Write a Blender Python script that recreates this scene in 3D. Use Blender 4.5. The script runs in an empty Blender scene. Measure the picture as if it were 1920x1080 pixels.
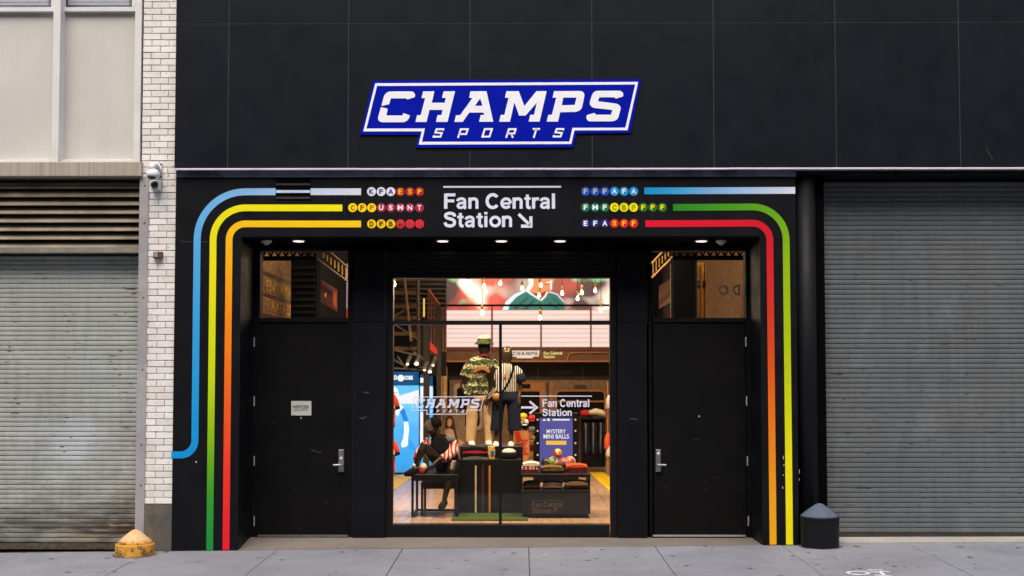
import bpy, bmesh, math, random
from mathutils import Vector, Matrix
from mathutils.geometry import tessellate_polygon
random.seed(7)
SC = bpy.context.scene
COL = SC.collection
R = math.radians

# ------------------------------------------------------------------ camera, sky, sun, exposure
FPX, CX, CY = 2300.0, 960.0, 594.0          # focal length and principal point, in pixels of a 1920 wide frame
CAM = Vector((0.0, -11.54, 1.6)); TILT = 2.64; YAW = 0.45
cd = bpy.data.cameras.new('camera'); cam = bpy.data.objects.new('camera', cd); COL.objects.link(cam)
cam.location = CAM; cam.rotation_euler = (R(90 + TILT), 0, R(YAW))
cd.sensor_width = 36; cd.lens = FPX / 1920 * 36; cd.shift_y = (CY - 540) / 1920
cd.clip_start = 0.1; cd.clip_end = 400
cd.dof.use_dof = True; cd.dof.focus_distance = 11.6; cd.dof.aperture_fstop = 2.0
SC.camera = cam
ROT = Matrix.Rotation(R(YAW), 3, 'Z') @ Matrix.Rotation(R(90 + TILT), 3, 'X')

wd = bpy.data.worlds.new('World'); SC.world = wd; wd.use_nodes = True
nt = wd.node_tree
sky = nt.nodes.new('ShaderNodeTexSky'); sky.sky_type = 'NISHITA'; sky.sun_disc = False
SUN_EL, SUN_AZ = 57, 188                    # compass-like: the sun stands behind the camera, a little to its left
sky.sun_elevation = R(SUN_EL); sky.sun_rotation = R(SUN_AZ)
sky.air_density = 1.0; sky.dust_density = 3.5; sky.ozone_density = 1.0
nt.links.new(sky.outputs[0], nt.nodes['Background'].inputs[0]); nt.nodes['Background'].inputs[1].default_value = 0.15
sl = bpy.data.lights.new('sun', 'SUN'); sl.energy = 1.5; sl.angle = R(55); sl.color = (1.0, .93, .84)
so = bpy.data.objects.new('sun', sl); COL.objects.link(so); so.location = (-6, -20, 25)
az = R(SUN_AZ); el = R(SUN_EL)
sd = Vector((math.sin(az) * math.cos(el), math.cos(az) * math.cos(el), math.sin(el)))
so.rotation_euler = sd.to_track_quat('Z', 'Y').to_euler()
SC.view_settings.view_transform = 'Standard'; SC.view_settings.look = 'None'
SC.view_settings.exposure = 0.9; SC.view_settings.gamma = 1.0; SC.view_settings.use_curve_mapping = False
SC.render.engine = 'CYCLES'
SC.cycles.use_denoising = True
SC.cycles.sample_clamp_indirect = 4.0
SC.cycles.max_bounces = 8; SC.cycles.transparent_max_bounces = 12

# ------------------------------------------------------------------ helpers
def W(px, py, Y):
    """the point of the plane y = Y that the photograph shows at pixel (px, py)"""
    d = ROT @ Vector(((px - CX) / FPX, -(py - CY) / FPX, -1.0))
    return CAM + d * ((Y - CAM.y) / d.y)
def WZ(px, py, z):
    d = ROT @ Vector(((px - CX) / FPX, -(py - CY) / FPX, -1.0))
    return CAM + d * ((z - CAM.z) / d.z)
def WX(px, py, x):
    d = ROT @ Vector(((px - CX) / FPX, -(py - CY) / FPX, -1.0))
    return CAM + d * ((x - CAM.x) / d.x)
def X(px, Y, py=600): return W(px, py, Y).x
def Z(py, Y, px=960): return W(px, py, Y).z
def S(Y): return (Y - CAM.y) / FPX            # metres per pixel on that plane

class MB:
    def __init__(s): s.v = []; s.f = []
    def add(s, vs, fs):
        n = len(s.v); s.v += [Vector(v) for v in vs]; s.f += [[i + n for i in f] for f in fs]; return s
    def box(s, x0, x1, y0, y1, z0, z1):
        if x0 > x1: x0, x1 = x1, x0
        if z0 > z1: z0, z1 = z1, z0
        return s.add([(x0,y0,z0),(x1,y0,z0),(x1,y1,z0),(x0,y1,z0),(x0,y0,z1),(x1,y0,z1),(x1,y1,z1),(x0,y1,z1)],
              [(0,3,2,1),(4,5,6,7),(0,1,5,4),(1,2,6,5),(2,3,7,6),(3,0,4,7)])
    def bev(s, x0, x1, y0, y1, z0, z1, b=.004):
        """a box whose four front edges are chamfered"""
        if x0 > x1: x0, x1 = x1, x0
        if z0 > z1: z0, z1 = z1, z0
        v = [(x0+b,y0,z0+b),(x1-b,y0,z0+b),(x1-b,y0,z1-b),(x0+b,y0,z1-b),
             (x0,y0+b,z0),(x1,y0+b,z0),(x1,y0+b,z1),(x0,y0+b,z1),
             (x0,y1,z0),(x1,y1,z0),(x1,y1,z1),(x0,y1,z1)]
        f = [(0,1,2,3),(0,4,5,1),(1,5,6,2),(2,6,7,3),(3,7,4,0),(4,8,9,5),(5,9,10,6),(6,10,11,7),(7,11,8,4),(8,11,10,9)]
        return s.add(v, f)
    def pbox(s, px0, py0, px1, py1, Y, dep, b=0):
        p, q = W(px0, py0, Y), W(px1, py1, Y)
        return s.bev(p.x, q.x, Y, Y + dep, q.z, p.z, b) if b else s.box(p.x, q.x, Y, Y + dep, q.z, p.z)
    def prism(s, loops, y0, y1):
        """loops of (x, z), the first one outside and the others holes; a slab between y0 (front) and y1"""
        L = [[Vector((a, b, 0)) for a, b in l] for l in loops]
        flat = [v for l in L for v in l]; n = len(flat)
        tri = tessellate_polygon(L)
        vs = [(v.x, y0, v.y) for v in flat] + [(v.x, y1, v.y) for v in flat]
        fs = []
        for a, b, c in tri:
            k = (flat[b].x-flat[a].x)*(flat[c].y-flat[a].y)-(flat[b].y-flat[a].y)*(flat[c].x-flat[a].x)
            if k < 0: a, b, c = a, c, b
            fs += [(a, b, c), (n+a, n+c, n+b)]
        o = 0
        for l in L:
            m = len(l)
            for i in range(m):
                j = (i+1) % m; fs.append((o+i, n+o+i, n+o+j, o+j))
            o += m
        return s.add(vs, fs)
    def pprism(s, pxloops, Y, dep):
        return s.prism([[(W(a, b, Y).x, W(a, b, Y).z) for a, b in l] for l in pxloops], Y, Y + dep)
    def loft(s, rings, n=12, cap=True):
        """rings of (centre, side radius, depth radius): a tube that follows the centres"""
        base = len(s.v); m = len(rings)
        P = [Vector(r[0]) for r in rings]
        for i in range(m):
            t = (P[min(i+1, m-1)] - P[max(i-1, 0)])
            t = t.normalized() if t.length > 1e-9 else Vector((0,0,1))
            b = Vector((0,1,0)) - t * t.y
            if b.length < .2: b = Vector((0,0,1)) - t * t.z
            b.normalize(); a = t.cross(b)
            for k in range(n):
                w = 2*math.pi*k/n
                s.v.append(P[i] + a*(math.cos(w)*rings[i][1]) + b*(math.sin(w)*rings[i][2]))
        for i in range(m-1):
            for k in range(n):
                j = (k+1) % n
                s.f.append([base+i*n+k, base+i*n+j, base+(i+1)*n+j, base+(i+1)*n+k])
        if cap:
            s.f.append([base+k for k in range(n)][::-1]); s.f.append([base+(m-1)*n+k for k in range(n)])
        return s
    def tube(s, pts, r, n=8): return s.loft([(p, r, r) for p in pts], n)
    def lathe(s, c, prof, n=20):
        """prof of (radius, z): turned about the vertical through c"""
        base = len(s.v); c = Vector(c)
        for r, z in prof:
            for k in range(n):
                w = 2*math.pi*k/n; s.v.append(c + Vector((math.cos(w)*r, math.sin(w)*r, z)))
        for i in range(len(prof)-1):
            for k in range(n):
                j = (k+1) % n; s.f.append([base+i*n+k, base+i*n+j, base+(i+1)*n+j, base+(i+1)*n+k])
        s.f.append([base+k for k in range(n)][::-1]); s.f.append([base+(len(prof)-1)*n+k for k in range(n)])
        return s
    def disc(s, cx, cz, r, y0, y1, n=28):
        return s.prism([[(cx+r*math.cos(2*math.pi*k/n), cz+r*math.sin(2*math.pi*k/n)) for k in range(n)]], y0, y1)
    def ball(s, c, rx, ry, rz, n=14, m=9):
        return s.loft([(Vector(c)+Vector((0,0,-rz*math.cos(math.pi*i/m))), max(rx*math.sin(math.pi*i/m), 1e-4), max(ry*math.sin(math.pi*i/m), 1e-4)) for i in range(m+1)], n)
    def mesh(s, name):
        me = bpy.data.meshes.new(name); me.from_pydata([tuple(v) for v in s.v], [], s.f); me.update()
        return me

WL = {}
def obj(name, mb, m, parent=None, smooth=False, kind=None):
    me = mb.mesh(name) if isinstance(mb, MB) else mb
    n = len(me.vertices)
    xs = [v.co for v in me.vertices]
    c = Vector([(min(v[i] for v in xs) + max(v[i] for v in xs)) / 2 for i in range(3)])
    me.transform(Matrix.Translation(-c))
    if m is not None and not me.materials: me.materials.append(m)
    if smooth:
        for p in me.polygons: p.use_smooth = True
    o = bpy.data.objects.new(name, me); COL.objects.link(o)
    place(o, c, parent)
    if kind: o['kind'] = kind
    return o
def place(o, c, parent):
    WL[o.name] = Vector(c); o.parent = parent
    o.location = Vector(c) - (WL[parent.name] if parent is not None else Vector())
def again(src, loc, parent=None):
    """one more object on the mesh of src, at world point loc"""
    o = src.copy(); COL.objects.link(o); place(o, loc, src.parent if parent is None else parent); return o
def tag(o, label, cat, group=None):
    o['label'] = label; o['category'] = cat
    if group: o['group'] = group
    return o
def thing(name, label, cat, loc, group=None):
    o = bpy.data.objects.new(name, None); COL.objects.link(o); o.empty_display_size = .1
    place(o, Vector(loc), None); return tag(o, label, cat, group)
def copy_thing(root, loc, label, group=None):
    """a thing, its parts and their sub-parts once more"""
    new = root.copy(); COL.objects.link(new); place(new, loc, None)
    d = Vector(loc) - WL[root.name]
    new['label'] = label
    if group: new['group'] = group
    def kids(a, b):
        for ch in list(a.children):
            k = ch.copy(); COL.objects.link(k); place(k, WL[ch.name] + d, b); kids(ch, k)
    kids(root, new); return new
TXT = {}
def text_mesh(body, x0, x1, z0, z1, y, th=.002, bold=.02, space=1.0, shear=0.0, keep=False):
    """flat lettering fitted into the rectangle x0..x1, z0..z1 on the plane y (z0 = baseline)"""
    cu = bpy.data.curves.new('text', 'FONT'); cu.body = body; cu.offset = bold; cu.resolution_u = 3
    cu.space_character = space; cu.shear = shear; cu.fill_mode = 'BOTH'; cu.extrude = .01
    o = bpy.data.objects.new('text', cu); me = bpy.data.meshes.new_from_object(o)
    bpy.data.objects.remove(o); bpy.data.curves.remove(cu)
    xs = [v.co.x for v in me.vertices]; ys = [v.co.y for v in me.vertices]
    a0, a1, b0, b1 = min(xs), max(xs), min(ys), max(ys)
    kx = (x1-x0)/(a1-a0); kz = (z1-z0)/(b1-b0)
    if keep: kx = kz; x0 = (x0+x1)/2 - (a1-a0)*kx/2
    for v in me.vertices:
        v.co = Vector((x0+(v.co.x-a0)*kx, y - th*(.5+v.co.z*50), z0+(v.co.y-b0)*kz))
    return me
def ptext(body, px0, py0, px1, py1, Y, **k):
    p, q = W(px0, py0, Y), W(px1, py1, Y)
    return text_mesh(body, p.x, q.x, q.z, p.z, Y, **k)
def stroke(mb, pts, w, Y, dep, closed=False):
    """a flat band of width w (metres) along points (x, z)"""
    n = len(pts); P = [Vector((a, b)) for a, b in pts]; Lf, Rt = [], []
    for i in range(n):
        if closed: d0 = P[i]-P[i-1]; d1 = P[(i+1) % n]-P[i]
        else: d0 = P[i]-P[max(i-1,0)]; d1 = P[min(i+1,n-1)]-P[i]
        if d0.length < 1e-9: d0 = d1
        if d1.length < 1e-9: d1 = d0
        d0 = d0.normalized(); d1 = d1.normalized(); t = (d0+d1).normalized()
        nn = Vector((-t.y, t.x)); k = w/2/max(.5, nn.dot(Vector((-d0.y, d0.x))))
        Lf.append(P[i]+nn*k); Rt.append(P[i]-nn*k)
    vs = [(p.x, Y, p.y) for p in Lf]+[(p.x, Y, p.y) for p in Rt]+[(p.x, Y+dep, p.y) for p in Lf]+[(p.x, Y+dep, p.y) for p in Rt]
    fs = []
    for i in range(n if closed else n-1):
        j = (i+1) % n
        fs += [(i, n+i, n+j, j), (2*n+i, 2*n+j, 3*n+j, 3*n+i), (i, j, 2*n+j, 2*n+i), (n+i, 3*n+i, 3*n+j, n+j)]
    if not closed: fs += [(0, 2*n, 3*n, n), (n-1, 2*n-1, 4*n-1, 3*n-1)]
    return mb.add(vs, fs)

def smooth_path(P, k=4):
    out = []
    for i in range(len(P)-1):
        p0, p1, p2, p3 = P[max(i-1,0)], P[i], P[i+1], P[min(i+2,len(P)-1)]
        for j in range(k):
            t = j/k
            out.append(tuple(.5*(2*p1[q] + (p2[q]-p0[q])*t + (2*p0[q]-5*p1[q]+4*p2[q]-p3[q])*t*t + (3*p1[q]-p0[q]-3*p2[q]+p3[q])*t**3) for q in (0, 1)))
    return out + [P[-1]]
def oval(cx, cz, rx, rz, a0, a1, n=18): return [(cx+rx*math.cos(R(a0+(a1-a0)*i/n)), cz+rz*math.sin(R(a0+(a1-a0)*i/n))) for i in range(n+1)]
# a heavy grotesque drawn as bands: for each letter its advance and (width, points)
GRO = {
 'F': (.66, [(.185, [(.115,0),(.115,1)]), (.17, [(.12,.915),(.63,.915)]), (.16, [(.12,.52),(.57,.52)])]),
 'a': (.625, [(.155, smooth_path([(.085,.50),(.13,.61),(.29,.665),(.43,.615),(.47,.50),(.47,.14),(.49,.05),(.52,.0)])), (.145, smooth_path([(.47,.42),(.36,.385),(.19,.345),(.105,.20),(.17,.085),(.30,.075),(.42,.15),(.47,.26)]))]),
 'n': (.64, [(.175, [(.12,0),(.12,.735)]), (.165, smooth_path([(.12,.46),(.17,.58),(.31,.655),(.45,.605),(.495,.47),(.495,.30),(.495,0)]))]),
 'C': (.80, [(.175, oval(.40,.50,.30,.425,38,322,26))]),
 'e': (.62, [(.155, oval(.315,.365,.235,.29,0,322,24)), (.125, [(.10,.345),(.555,.345)])]),
 't': (.40, [(.165, smooth_path([(.19,.93),(.19,.5),(.19,.20),(.235,.085),(.36,.065)])), (.13, [(.02,.665),(.36,.665)])]),
 'r': (.43, [(.175, [(.12,0),(.12,.735)]), (.165, smooth_path([(.12,.42),(.17,.57),(.28,.645),(.41,.648)]))]),
 'l': (.30, [(.175, [(.125,0),(.125,1)])]),
 'S': (.72, [(.17, smooth_path([(.595,.70),(.565,.84),(.36,.92),(.165,.855),(.12,.73),(.19,.615),(.36,.545),(.53,.47),(.60,.32),(.54,.14),(.34,.075),(.15,.14),(.095,.31)]))]),
 'i': (.30, [(.175, [(.125,0),(.125,.735)]), (.175, [(.125,.84),(.125,1)])]),
 'o': (.65, [(.16, oval(.325,.365,.24,.29,0,360,24)[:-1])]), ' ': (.30, [])}
def grotesk(body, px0, py0, px1, py1, Y, th=.0018):
    """a word in the heavy grotesque, fitted into a pixel box on the plane Y (py1 = baseline)"""
    p, q = W(px0, py0, Y), W(px1, py1, Y); adv = sum(GRO[ch][0] for ch in body) - .11; kx = (q.x-p.x)/(adv-.02); kz = (p.z-q.z)
    mb = MB(); x = -.02; lift = 0
    for ch in body:
        for w, P in GRO[ch][1]:
            stroke(mb, [(p.x+(x+u)*kx, q.z+v*kz) for u, v in P], w*1.07*(kx+kz)/2, Y-lift-th, th, ch == 'o'); lift = (lift + .00025) % .0006
        x += GRO[ch][0]
    return mb

# ------------------------------------------------------------------ materials
def c(r, g, b):
    f = lambda u: (u/255/12.92) if u/255 <= .04045 else ((u/255+.055)/1.055)**2.4
    return (f(r), f(g), f(b), 1)
class N:
    """a small shorthand for building one material's nodes"""
    def __init__(s, name):
        s.m = bpy.data.materials.new(name); s.m.use_nodes = True; s.t = s.m.node_tree; s.n = s.t.nodes; s.l = s.t.links
        s.b = s.n['Principled BSDF']; s.pos = s.n.new('ShaderNodeNewGeometry').outputs['Position']
    def lk(s, a, b): s.l.new(a, b)
    def val(s, sock, v):
        if isinstance(v, bpy.types.NodeSocket): s.l.new(v, sock)
        elif isinstance(v, (int, float)): sock.default_value = v
        else: sock.default_value = v
    def vec(s, scale=(1,1,1), loc=(0,0,0), src=None):
        m = s.n.new('ShaderNodeMapping'); s.lk(src or s.pos, m.inputs[0]); m.inputs['Scale'].default_value = scale; m.inputs['Location'].default_value = loc
        return m.outputs[0]
    def noise(s, scale, vec=None, detail=4, rough=.6):
        t = s.n.new('ShaderNodeTexNoise'); s.lk(vec or s.pos, t.inputs['Vector']); t.inputs['Scale'].default_value = scale
        t.inputs['Detail'].default_value = detail; t.inputs['Roughness'].default_value = rough; return t.outputs[0]
    def voro(s, scale, vec=None):
        t = s.n.new('ShaderNodeTexVoronoi'); s.lk(vec or s.pos, t.inputs['Vector']); t.inputs['Scale'].default_value = scale; return t.outputs[0]
    def ramp(s, fac, lo, hi, a=0.0, b=1.0):
        r = s.n.new('ShaderNodeMapRange'); s.val(r.inputs[0], fac)
        r.inputs[1].default_value = lo; r.inputs[2].default_value = hi; r.inputs[3].default_value = a; r.inputs[4].default_value = b
        return r.outputs[0]
    def mul(s, a, b, op='MULTIPLY'):
        m = s.n.new('ShaderNodeMath'); m.operation = op; s.val(m.inputs[0], a); s.val(m.inputs[1], b); return m.outputs[0]
    def mix(s, fac, a, b, mode='MIX'):
        m = s.n.new('ShaderNodeMix'); m.data_type = 'RGBA'; m.blend_type = mode
        s.val(m.inputs[0], fac); s.val(m.inputs[6], a); s.val(m.inputs[7], b); return m.outputs[2]
    def xyz(s):
        x = s.n.new('ShaderNodeSeparateXYZ'); s.lk(s.pos, x.inputs[0]); return x.outputs
    def rnd(s): return s.n.new('ShaderNodeObjectInfo').outputs['Random']
    def bump(s, h, strength=.3, dist=.01):
        b = s.n.new('ShaderNodeBump'); s.val(b.inputs['Height'], h); b.inputs['Strength'].default_value = strength; b.inputs['Distance'].default_value = dist
        s.lk(b.outputs[0], s.b.inputs['Normal'])
    def out(s, col, rough=.5, metal=0, spec=.5):
        s.val(s.b.inputs['Base Color'], col); s.val(s.b.inputs['Roughness'], rough); s.val(s.b.inputs['Metallic'], metal)
        s.val(s.b.inputs['Specular IOR Level'], spec); return s.m
def L(v, k=1.0): return (v[0]*k, v[1]*k, v[2]*k, 1)
def plain(name, col, rough=.55, metal=0, spec=.5, var=.18, scale=9, bump=0, rnd=0):
    """a paint, cloth or metal of one colour with a little unevenness"""
    n = N(name); f = n.ramp(n.noise(scale), .35, .65)
    cc = n.mix(f, L(col, 1-var), L(col, 1+var))
    if rnd: cc = n.mix(n.rnd(), cc, L(col, 1-rnd))
    if bump: n.bump(n.noise(scale*12), bump)
    return n.out(cc, rough, metal, spec)
def glow(name, col, strength):
    n = N(name); n.b.inputs['Emission Color'].default_value = col; n.b.inputs['Emission Strength'].default_value = strength
    return n.out((col[0]*.04, col[1]*.04, col[2]*.04, 1), .5)
def printed(name='printed_vinyl'):
    n = N(name); a = n.n.new('ShaderNodeVertexColor'); a.layer_name = 'print'
    f = n.ramp(n.noise(14), .3, .7, .93, 1.0)
    return n.out(n.mix(1.0, a.outputs[0], f, 'MULTIPLY'), .45, 0, .35)

def black_cladding(name, base, rough, streak=.5):
    n = N(name)
    a = n.ramp(n.noise(1.3), .3, .7)                       # faint clouds of dust
    s_ = n.ramp(n.noise(6, n.vec((2.2, 1, .12))), .35, .75)  # rain streaks
    f = n.ramp(n.noise(60), .55, .75)
    cc = n.mix(n.mul(a, .5), base, L(base, 1.9)); cc = n.mix(n.mul(s_, streak*.5), cc, L(base, 2.4)); cc = n.mix(n.mul(f, .10), cc, (.03,.03,.03,1))
    scr = n.ramp(n.noise(3.2, n.vec((1, 1, .45), (7, 0, 3)), 8, .75), .70, .74)   # rubbed spots
    cc = n.mix(n.mul(scr, .3), cc, (.05,.05,.055,1))
    n.bump(n.noise(300), .05)
    return n.out(cc, n.ramp(n.noise(4), .3, .7, rough-.08, rough+.1), 0, .16)
M = {}
M['fascia'] = black_cladding('fascia_panel_black', (.0032,.0048,.0082,1), .5, .3)
M['portal'] = black_cladding('portal_black', (.0034,.0034,.0046,1), .5, .45)
M['door'] = black_cladding('door_black_paint', (.0022,.0021,.0022,1), .55, .3)
M['joint'] = plain('joint_grey', (.044,.041,.043), .8)
M['black'] = plain('black_metal', (.004,.004,.0045), .45, 0, .25)
M['matte'] = plain('black_matte', (.0025,.0025,.0025), .9, 0, .03)
M['trim'] = plain('trim_pale_metal', (.80,.72,.80), .4, .0, .5, .1)
M['flash'] = plain('flashing_blue_grey', (.10,.12,.165), .45, .0, .4, .6, 3)
M['frame'] = plain('window_frame_dark', (.006,.0055,.006), .4, .0, .3)
M['steel'] = plain('brushed_steel', (.30,.30,.31), .4, .7)
M['print'] = printed()
M['white_vinyl'] = plain('white_vinyl', c(224,226,242)[:3], .45, 0, .4, .03)
M['sign_blue'] = plain('sign_blue', c(0,20,158)[:3], .6, 0, .06, .06, 3)
M['sign_white'] = plain('sign_white', c(240,240,243)[:3], .4, 0, .4, .03)

def shutter(name, base, warm, rust):
    n = N(name); X_, Y_, Z_ = n.xyz()
    bands = n.ramp(n.noise(1.0, n.vec((.35, 1, 9))), .3, .7)                 # slat to slat differences
    cloud = n.ramp(n.noise(1.1), .35, .68)
    run = n.ramp(n.noise(5, n.vec((3.2, 1, .25))), .45, .8)                  # vertical run marks
    cc = n.mix(n.mul(bands, .6), L(base, .78), L(base, 1.32)); cc = n.mix(n.mul(cloud, .6), cc, warm)
    big = n.ramp(n.noise(.9, n.vec((1.2, 1, .6), (2,0,5)), 6, .7), .42, .62); cc = n.mix(n.mul(big, .45), cc, L(base, .62))
    cc = n.mix(n.mul(n.rnd(), .22), cc, L(base, .7))
    cc = n.mix(n.mul(run, .5), cc, L(base, .5))
    spots = n.ramp(n.noise(4.2, n.vec((1.7, 1, 9.5), (3, 0, 1)), 6, .7), .60, .67)   # dirt caught on the joints
    cc = n.mix(n.mul(spots, .75), cc, (.045,.042,.036,1))
    fine = n.ramp(n.noise(16, n.vec((1, 1, 2.2), (2,2,2)), 6, .75), .56, .68); cc = n.mix(n.mul(fine, .30), cc, L(base, .5))
    sc = n.ramp(n.noise(2.2, n.vec((1.3, 1, .8), (6,0,9)), 7, .75), .56, .66); cc = n.mix(n.mul(sc, .30), cc, L(base, 1.45))
    if rust:
        low = n.ramp(Z_, .72, .10); gr = n.ramp(n.noise(2.6, n.vec((.7, 1, 3))), .38, .62)
        cc = n.mix(n.mul(n.mul(low, gr), .9), cc, (.075,.066,.05,1))
        rm = n.mul(n.ramp(X_, -4.35, -3.85), n.ramp(Z_, .6, .12)); rn = n.ramp(n.noise(5, n.vec((.5, 1, 3.5))), .42, .55)
        cc = n.mix(n.mul(n.mul(rm, rn), .9), cc, (.075,.035,.018,1))
        pe = n.mul(n.ramp(X_, -4.6, -3.9), n.ramp(Z_, .62, .2)); pn = n.ramp(n.noise(3.1, n.vec((.6, 1, 3), (5,1,2))), .52, .6)
        cc = n.mix(n.mul(n.mul(pe, pn), .8), cc, (.42,.36,.24,1))
        sm = n.mul(n.mul(n.ramp(Z_, .55, .75), n.ramp(Z_, 1.35, 1.0)), n.ramp(n.noise(1.7, n.vec((.8, 1, 1.3), (1.3,0,.4)), 3), .52, .68))
        cc = n.mix(n.mul(sm, .6), cc, (.55,.58,.62,1))
    n.bump(n.noise(120), .06)
    return n.out(cc, n.ramp(n.noise(3), .3, .7, .42, .62), .1, .3)
M['shut_left'] = shutter('galvanised_shutter', (.455,.485,.455,1), (.41,.395,.33,1), True)
M['shut_right'] = shutter('grey_shutter', (.152,.172,.186,1), (.165,.162,.148,1), False)

def brick_mat():
    n = N('glazed_white_brick'); r = n.rnd()
    cc = n.mix(r, (.74,.70,.65,1), (.88,.86,.82,1))
    d = n.ramp(n.noise(7, n.vec((1,1,.5))), .5, .8); cc = n.mix(n.mul(d, .35), cc, (.42,.36,.29,1))
    st = n.ramp(n.noise(24, None, 6, .7), .62, .67); cc = n.mix(n.mul(st, .7), cc, (.16,.12,.09,1))
    n.bump(n.noise(40), .12); return n.out(cc, .34)
M['brick'] = brick_mat()
M['mortar'] = plain('mortar', (.32,.28,.25), .9)
def granite():
    n = N('speckled_granite'); Z_ = n.xyz()[2]
    v = n.ramp(n.noise(150, None, 5), .42, .58); cc = n.mix(v, (.05,.045,.035,1), (.24,.20,.13,1))
    cc = n.mix(n.ramp(n.noise(3.5), .4, .62), cc, (.075,.072,.07,1)); return n.out(cc, .7)
M['granite'] = granite()
def concrete(name, base, warm=None, fine=70):
    n = N(name)
    a = n.ramp(n.noise(1.1, None, 6), .34, .66); b_ = n.noise(fine, None, 3)
    cc = n.mix(a, L(base, .80), L(base, 1.18)); cc = n.mix(n.ramp(b_, .42, .66, 0, .55), cc, L(base, .55)); cc = n.mix(n.ramp(n.noise(33, None, 5, .75), .52, .66, 0, .4), cc, L(base, 1.35))
    cc = n.mix(n.mul(n.rnd(), .25), cc, warm or L(base, .8))
    sp = n.ramp(n.voro(6.5), .11, .07); m = n.ramp(n.noise(2.1, n.vec(loc=(4,4,0))), .44, .56)
    cc = n.mix(n.mul(n.mul(sp, m), .6), cc, L(base, .35))                  # trodden-in spots
    sm = n.ramp(n.noise(2.4, n.vec((1, 2.2, 1), (9,2,0)), 7, .7), .58, .75); cc = n.mix(n.mul(sm, .35), cc, L(base, 1.3))
    dk = n.ramp(n.noise(1.6, n.vec((1, 2.5, 1), (2,8,0)), 6, .7), .6, .72); cc = n.mix(n.mul(dk, .55), cc, L(base, .5))
    n.bump(n.noise(180, None, 3), .25, .004)
    return n.out(cc, n.ramp(n.noise(2.5), .3, .7, .55, .8), 0, .4)
M['pave'] = concrete('pavement_concrete', (.23,.237,.262,1), (.23,.22,.227,1))
M['pave_gap'] = plain('pavement_joint', (.05,.05,.052), .9)
M['sill'] = concrete('entrance_concrete', (.20,.17,.145,1), (.17,.145,.12,1), 40)
M['road'] = plain('asphalt', (.05,.05,.052), .85, 0, .3, .3, 5, .2)
def painted_panel():
    n = N('painted_panel'); cc = n.mix(n.ramp(n.noise(1.4, None, 5), .3, .7), (.52,.495,.455,1), (.60,.575,.53,1))
    st = n.ramp(n.noise(5, n.vec((2.4, 1, .1))), .5, .8); cc = n.mix(n.mul(st, .3), cc, (.44,.41,.35,1))
    sp = n.ramp(n.noise(26, None, 6, .75), .66, .7); cc = n.mix(n.mul(sp, .35), cc, (.35,.31,.25,1)); return n.out(cc, .55, 0, .35)
M['panel'] = painted_panel()
M['mullion'] = plain('mullion_white_paint', (.68,.665,.63), .5, 0, .4, .06, 4)
def corrugated():
    n = N('sill_corrugated'); w = n.ramp(n.noise(9, n.vec((6,1,.05)), 2), .35, .65)
    cc = n.mix(w, (.30,.265,.205,1), (.42,.375,.30,1)); return n.out(cc, .65)
M['bay_sill'] = corrugated()
M['louvre'] = plain('louvre_brown_metal', (.23,.185,.13), .55, .1, .4, .3, 3)
M['channel'] = plain('jamb_channel_grey', (.34,.325,.325), .55, 0, .4, .12, 4)
M['dark_gap'] = plain('recess_dark', (.012,.011,.009), .9)
M['glazing_blind'] = plain('window_blind', (.36,.37,.42), .5, 0, .5, .08, 20)
def yellow():
    n = N('worn_yellow_paint'); Z_ = n.xyz()[2]
    cc = n.mix(n.ramp(n.noise(9), .35, .65), (.62,.27,.02,1), (.72,.35,.04,1))
    tip = n.ramp(n.noise(22, None, 5), .38, .6); up = n.ramp(Z_, .055, .075)
    cc = n.mix(n.mul(up, n.ramp(tip, 0, 1, .45, .9)), cc, (.62,.44,.25,1))  # the cone is worn to bare concrete
    w = n.ramp(n.noise(13, None, 8, .72), .51, .57); cc = n.mix(n.mul(n.mul(w, .85), n.ramp(Z_, .08, .05)), cc, (.06,.045,.035,1))
    n.bump(n.noise(60), .4); return n.out(cc, .75)
M['yellow'] = yellow()
M['cone_blue'] = concrete('bollard_cap_concrete', (.075,.098,.135,1), (.07,.085,.11,1), 45)
M['bollard'] = black_cladding('bollard_black_paint', (.0045,.0045,.0055,1), .55, .9)
M['plaque'] = plain('plaque_white', (.52,.52,.48), .5, 0, .4, .06)
M['ink'] = plain('ink_dark', (.03,.03,.03), .7)
M['cam_white'] = plain('camera_white_plastic', (.72,.71,.70), .35, 0, .5, .06)
M['lens'] = plain('lens_black', (.01,.012,.014), .08)
M['rust'] = plain('rusty_metal', (.14,.05,.025), .8, 0, .3, .6, 30)
M['box_grey'] = plain('box_grey_paint', (.30,.27,.22), .7)
M['lamp_on'] = glow('downlight_lit', (1, .74, .64, 1), 1.6)
M['sensor'] = plain('sensor_plastic', (.60,.58,.48), .5)

def glass_mat():
    n = N('window_glass'); t = n.n.new('ShaderNodeBsdfTransparent'); t.inputs[0].default_value = (.94,.95,.94,1)
    g = n.n.new('ShaderNodeBsdfGlossy'); g.inputs['Roughness'].default_value = .02
    f = n.n.new('ShaderNodeFresnel'); f.inputs[0].default_value = 1.45
    mx = n.n.new('ShaderNodeMixShader'); n.lk(f.outputs[0], mx.inputs[0]); n.lk(t.outputs[0], mx.inputs[1]); n.lk(g.outputs[0], mx.inputs[2])
    n.lk(mx.outputs[0], n.n['Material Output'].inputs[0]); return n.m
M['glass'] = glass_mat()
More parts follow.
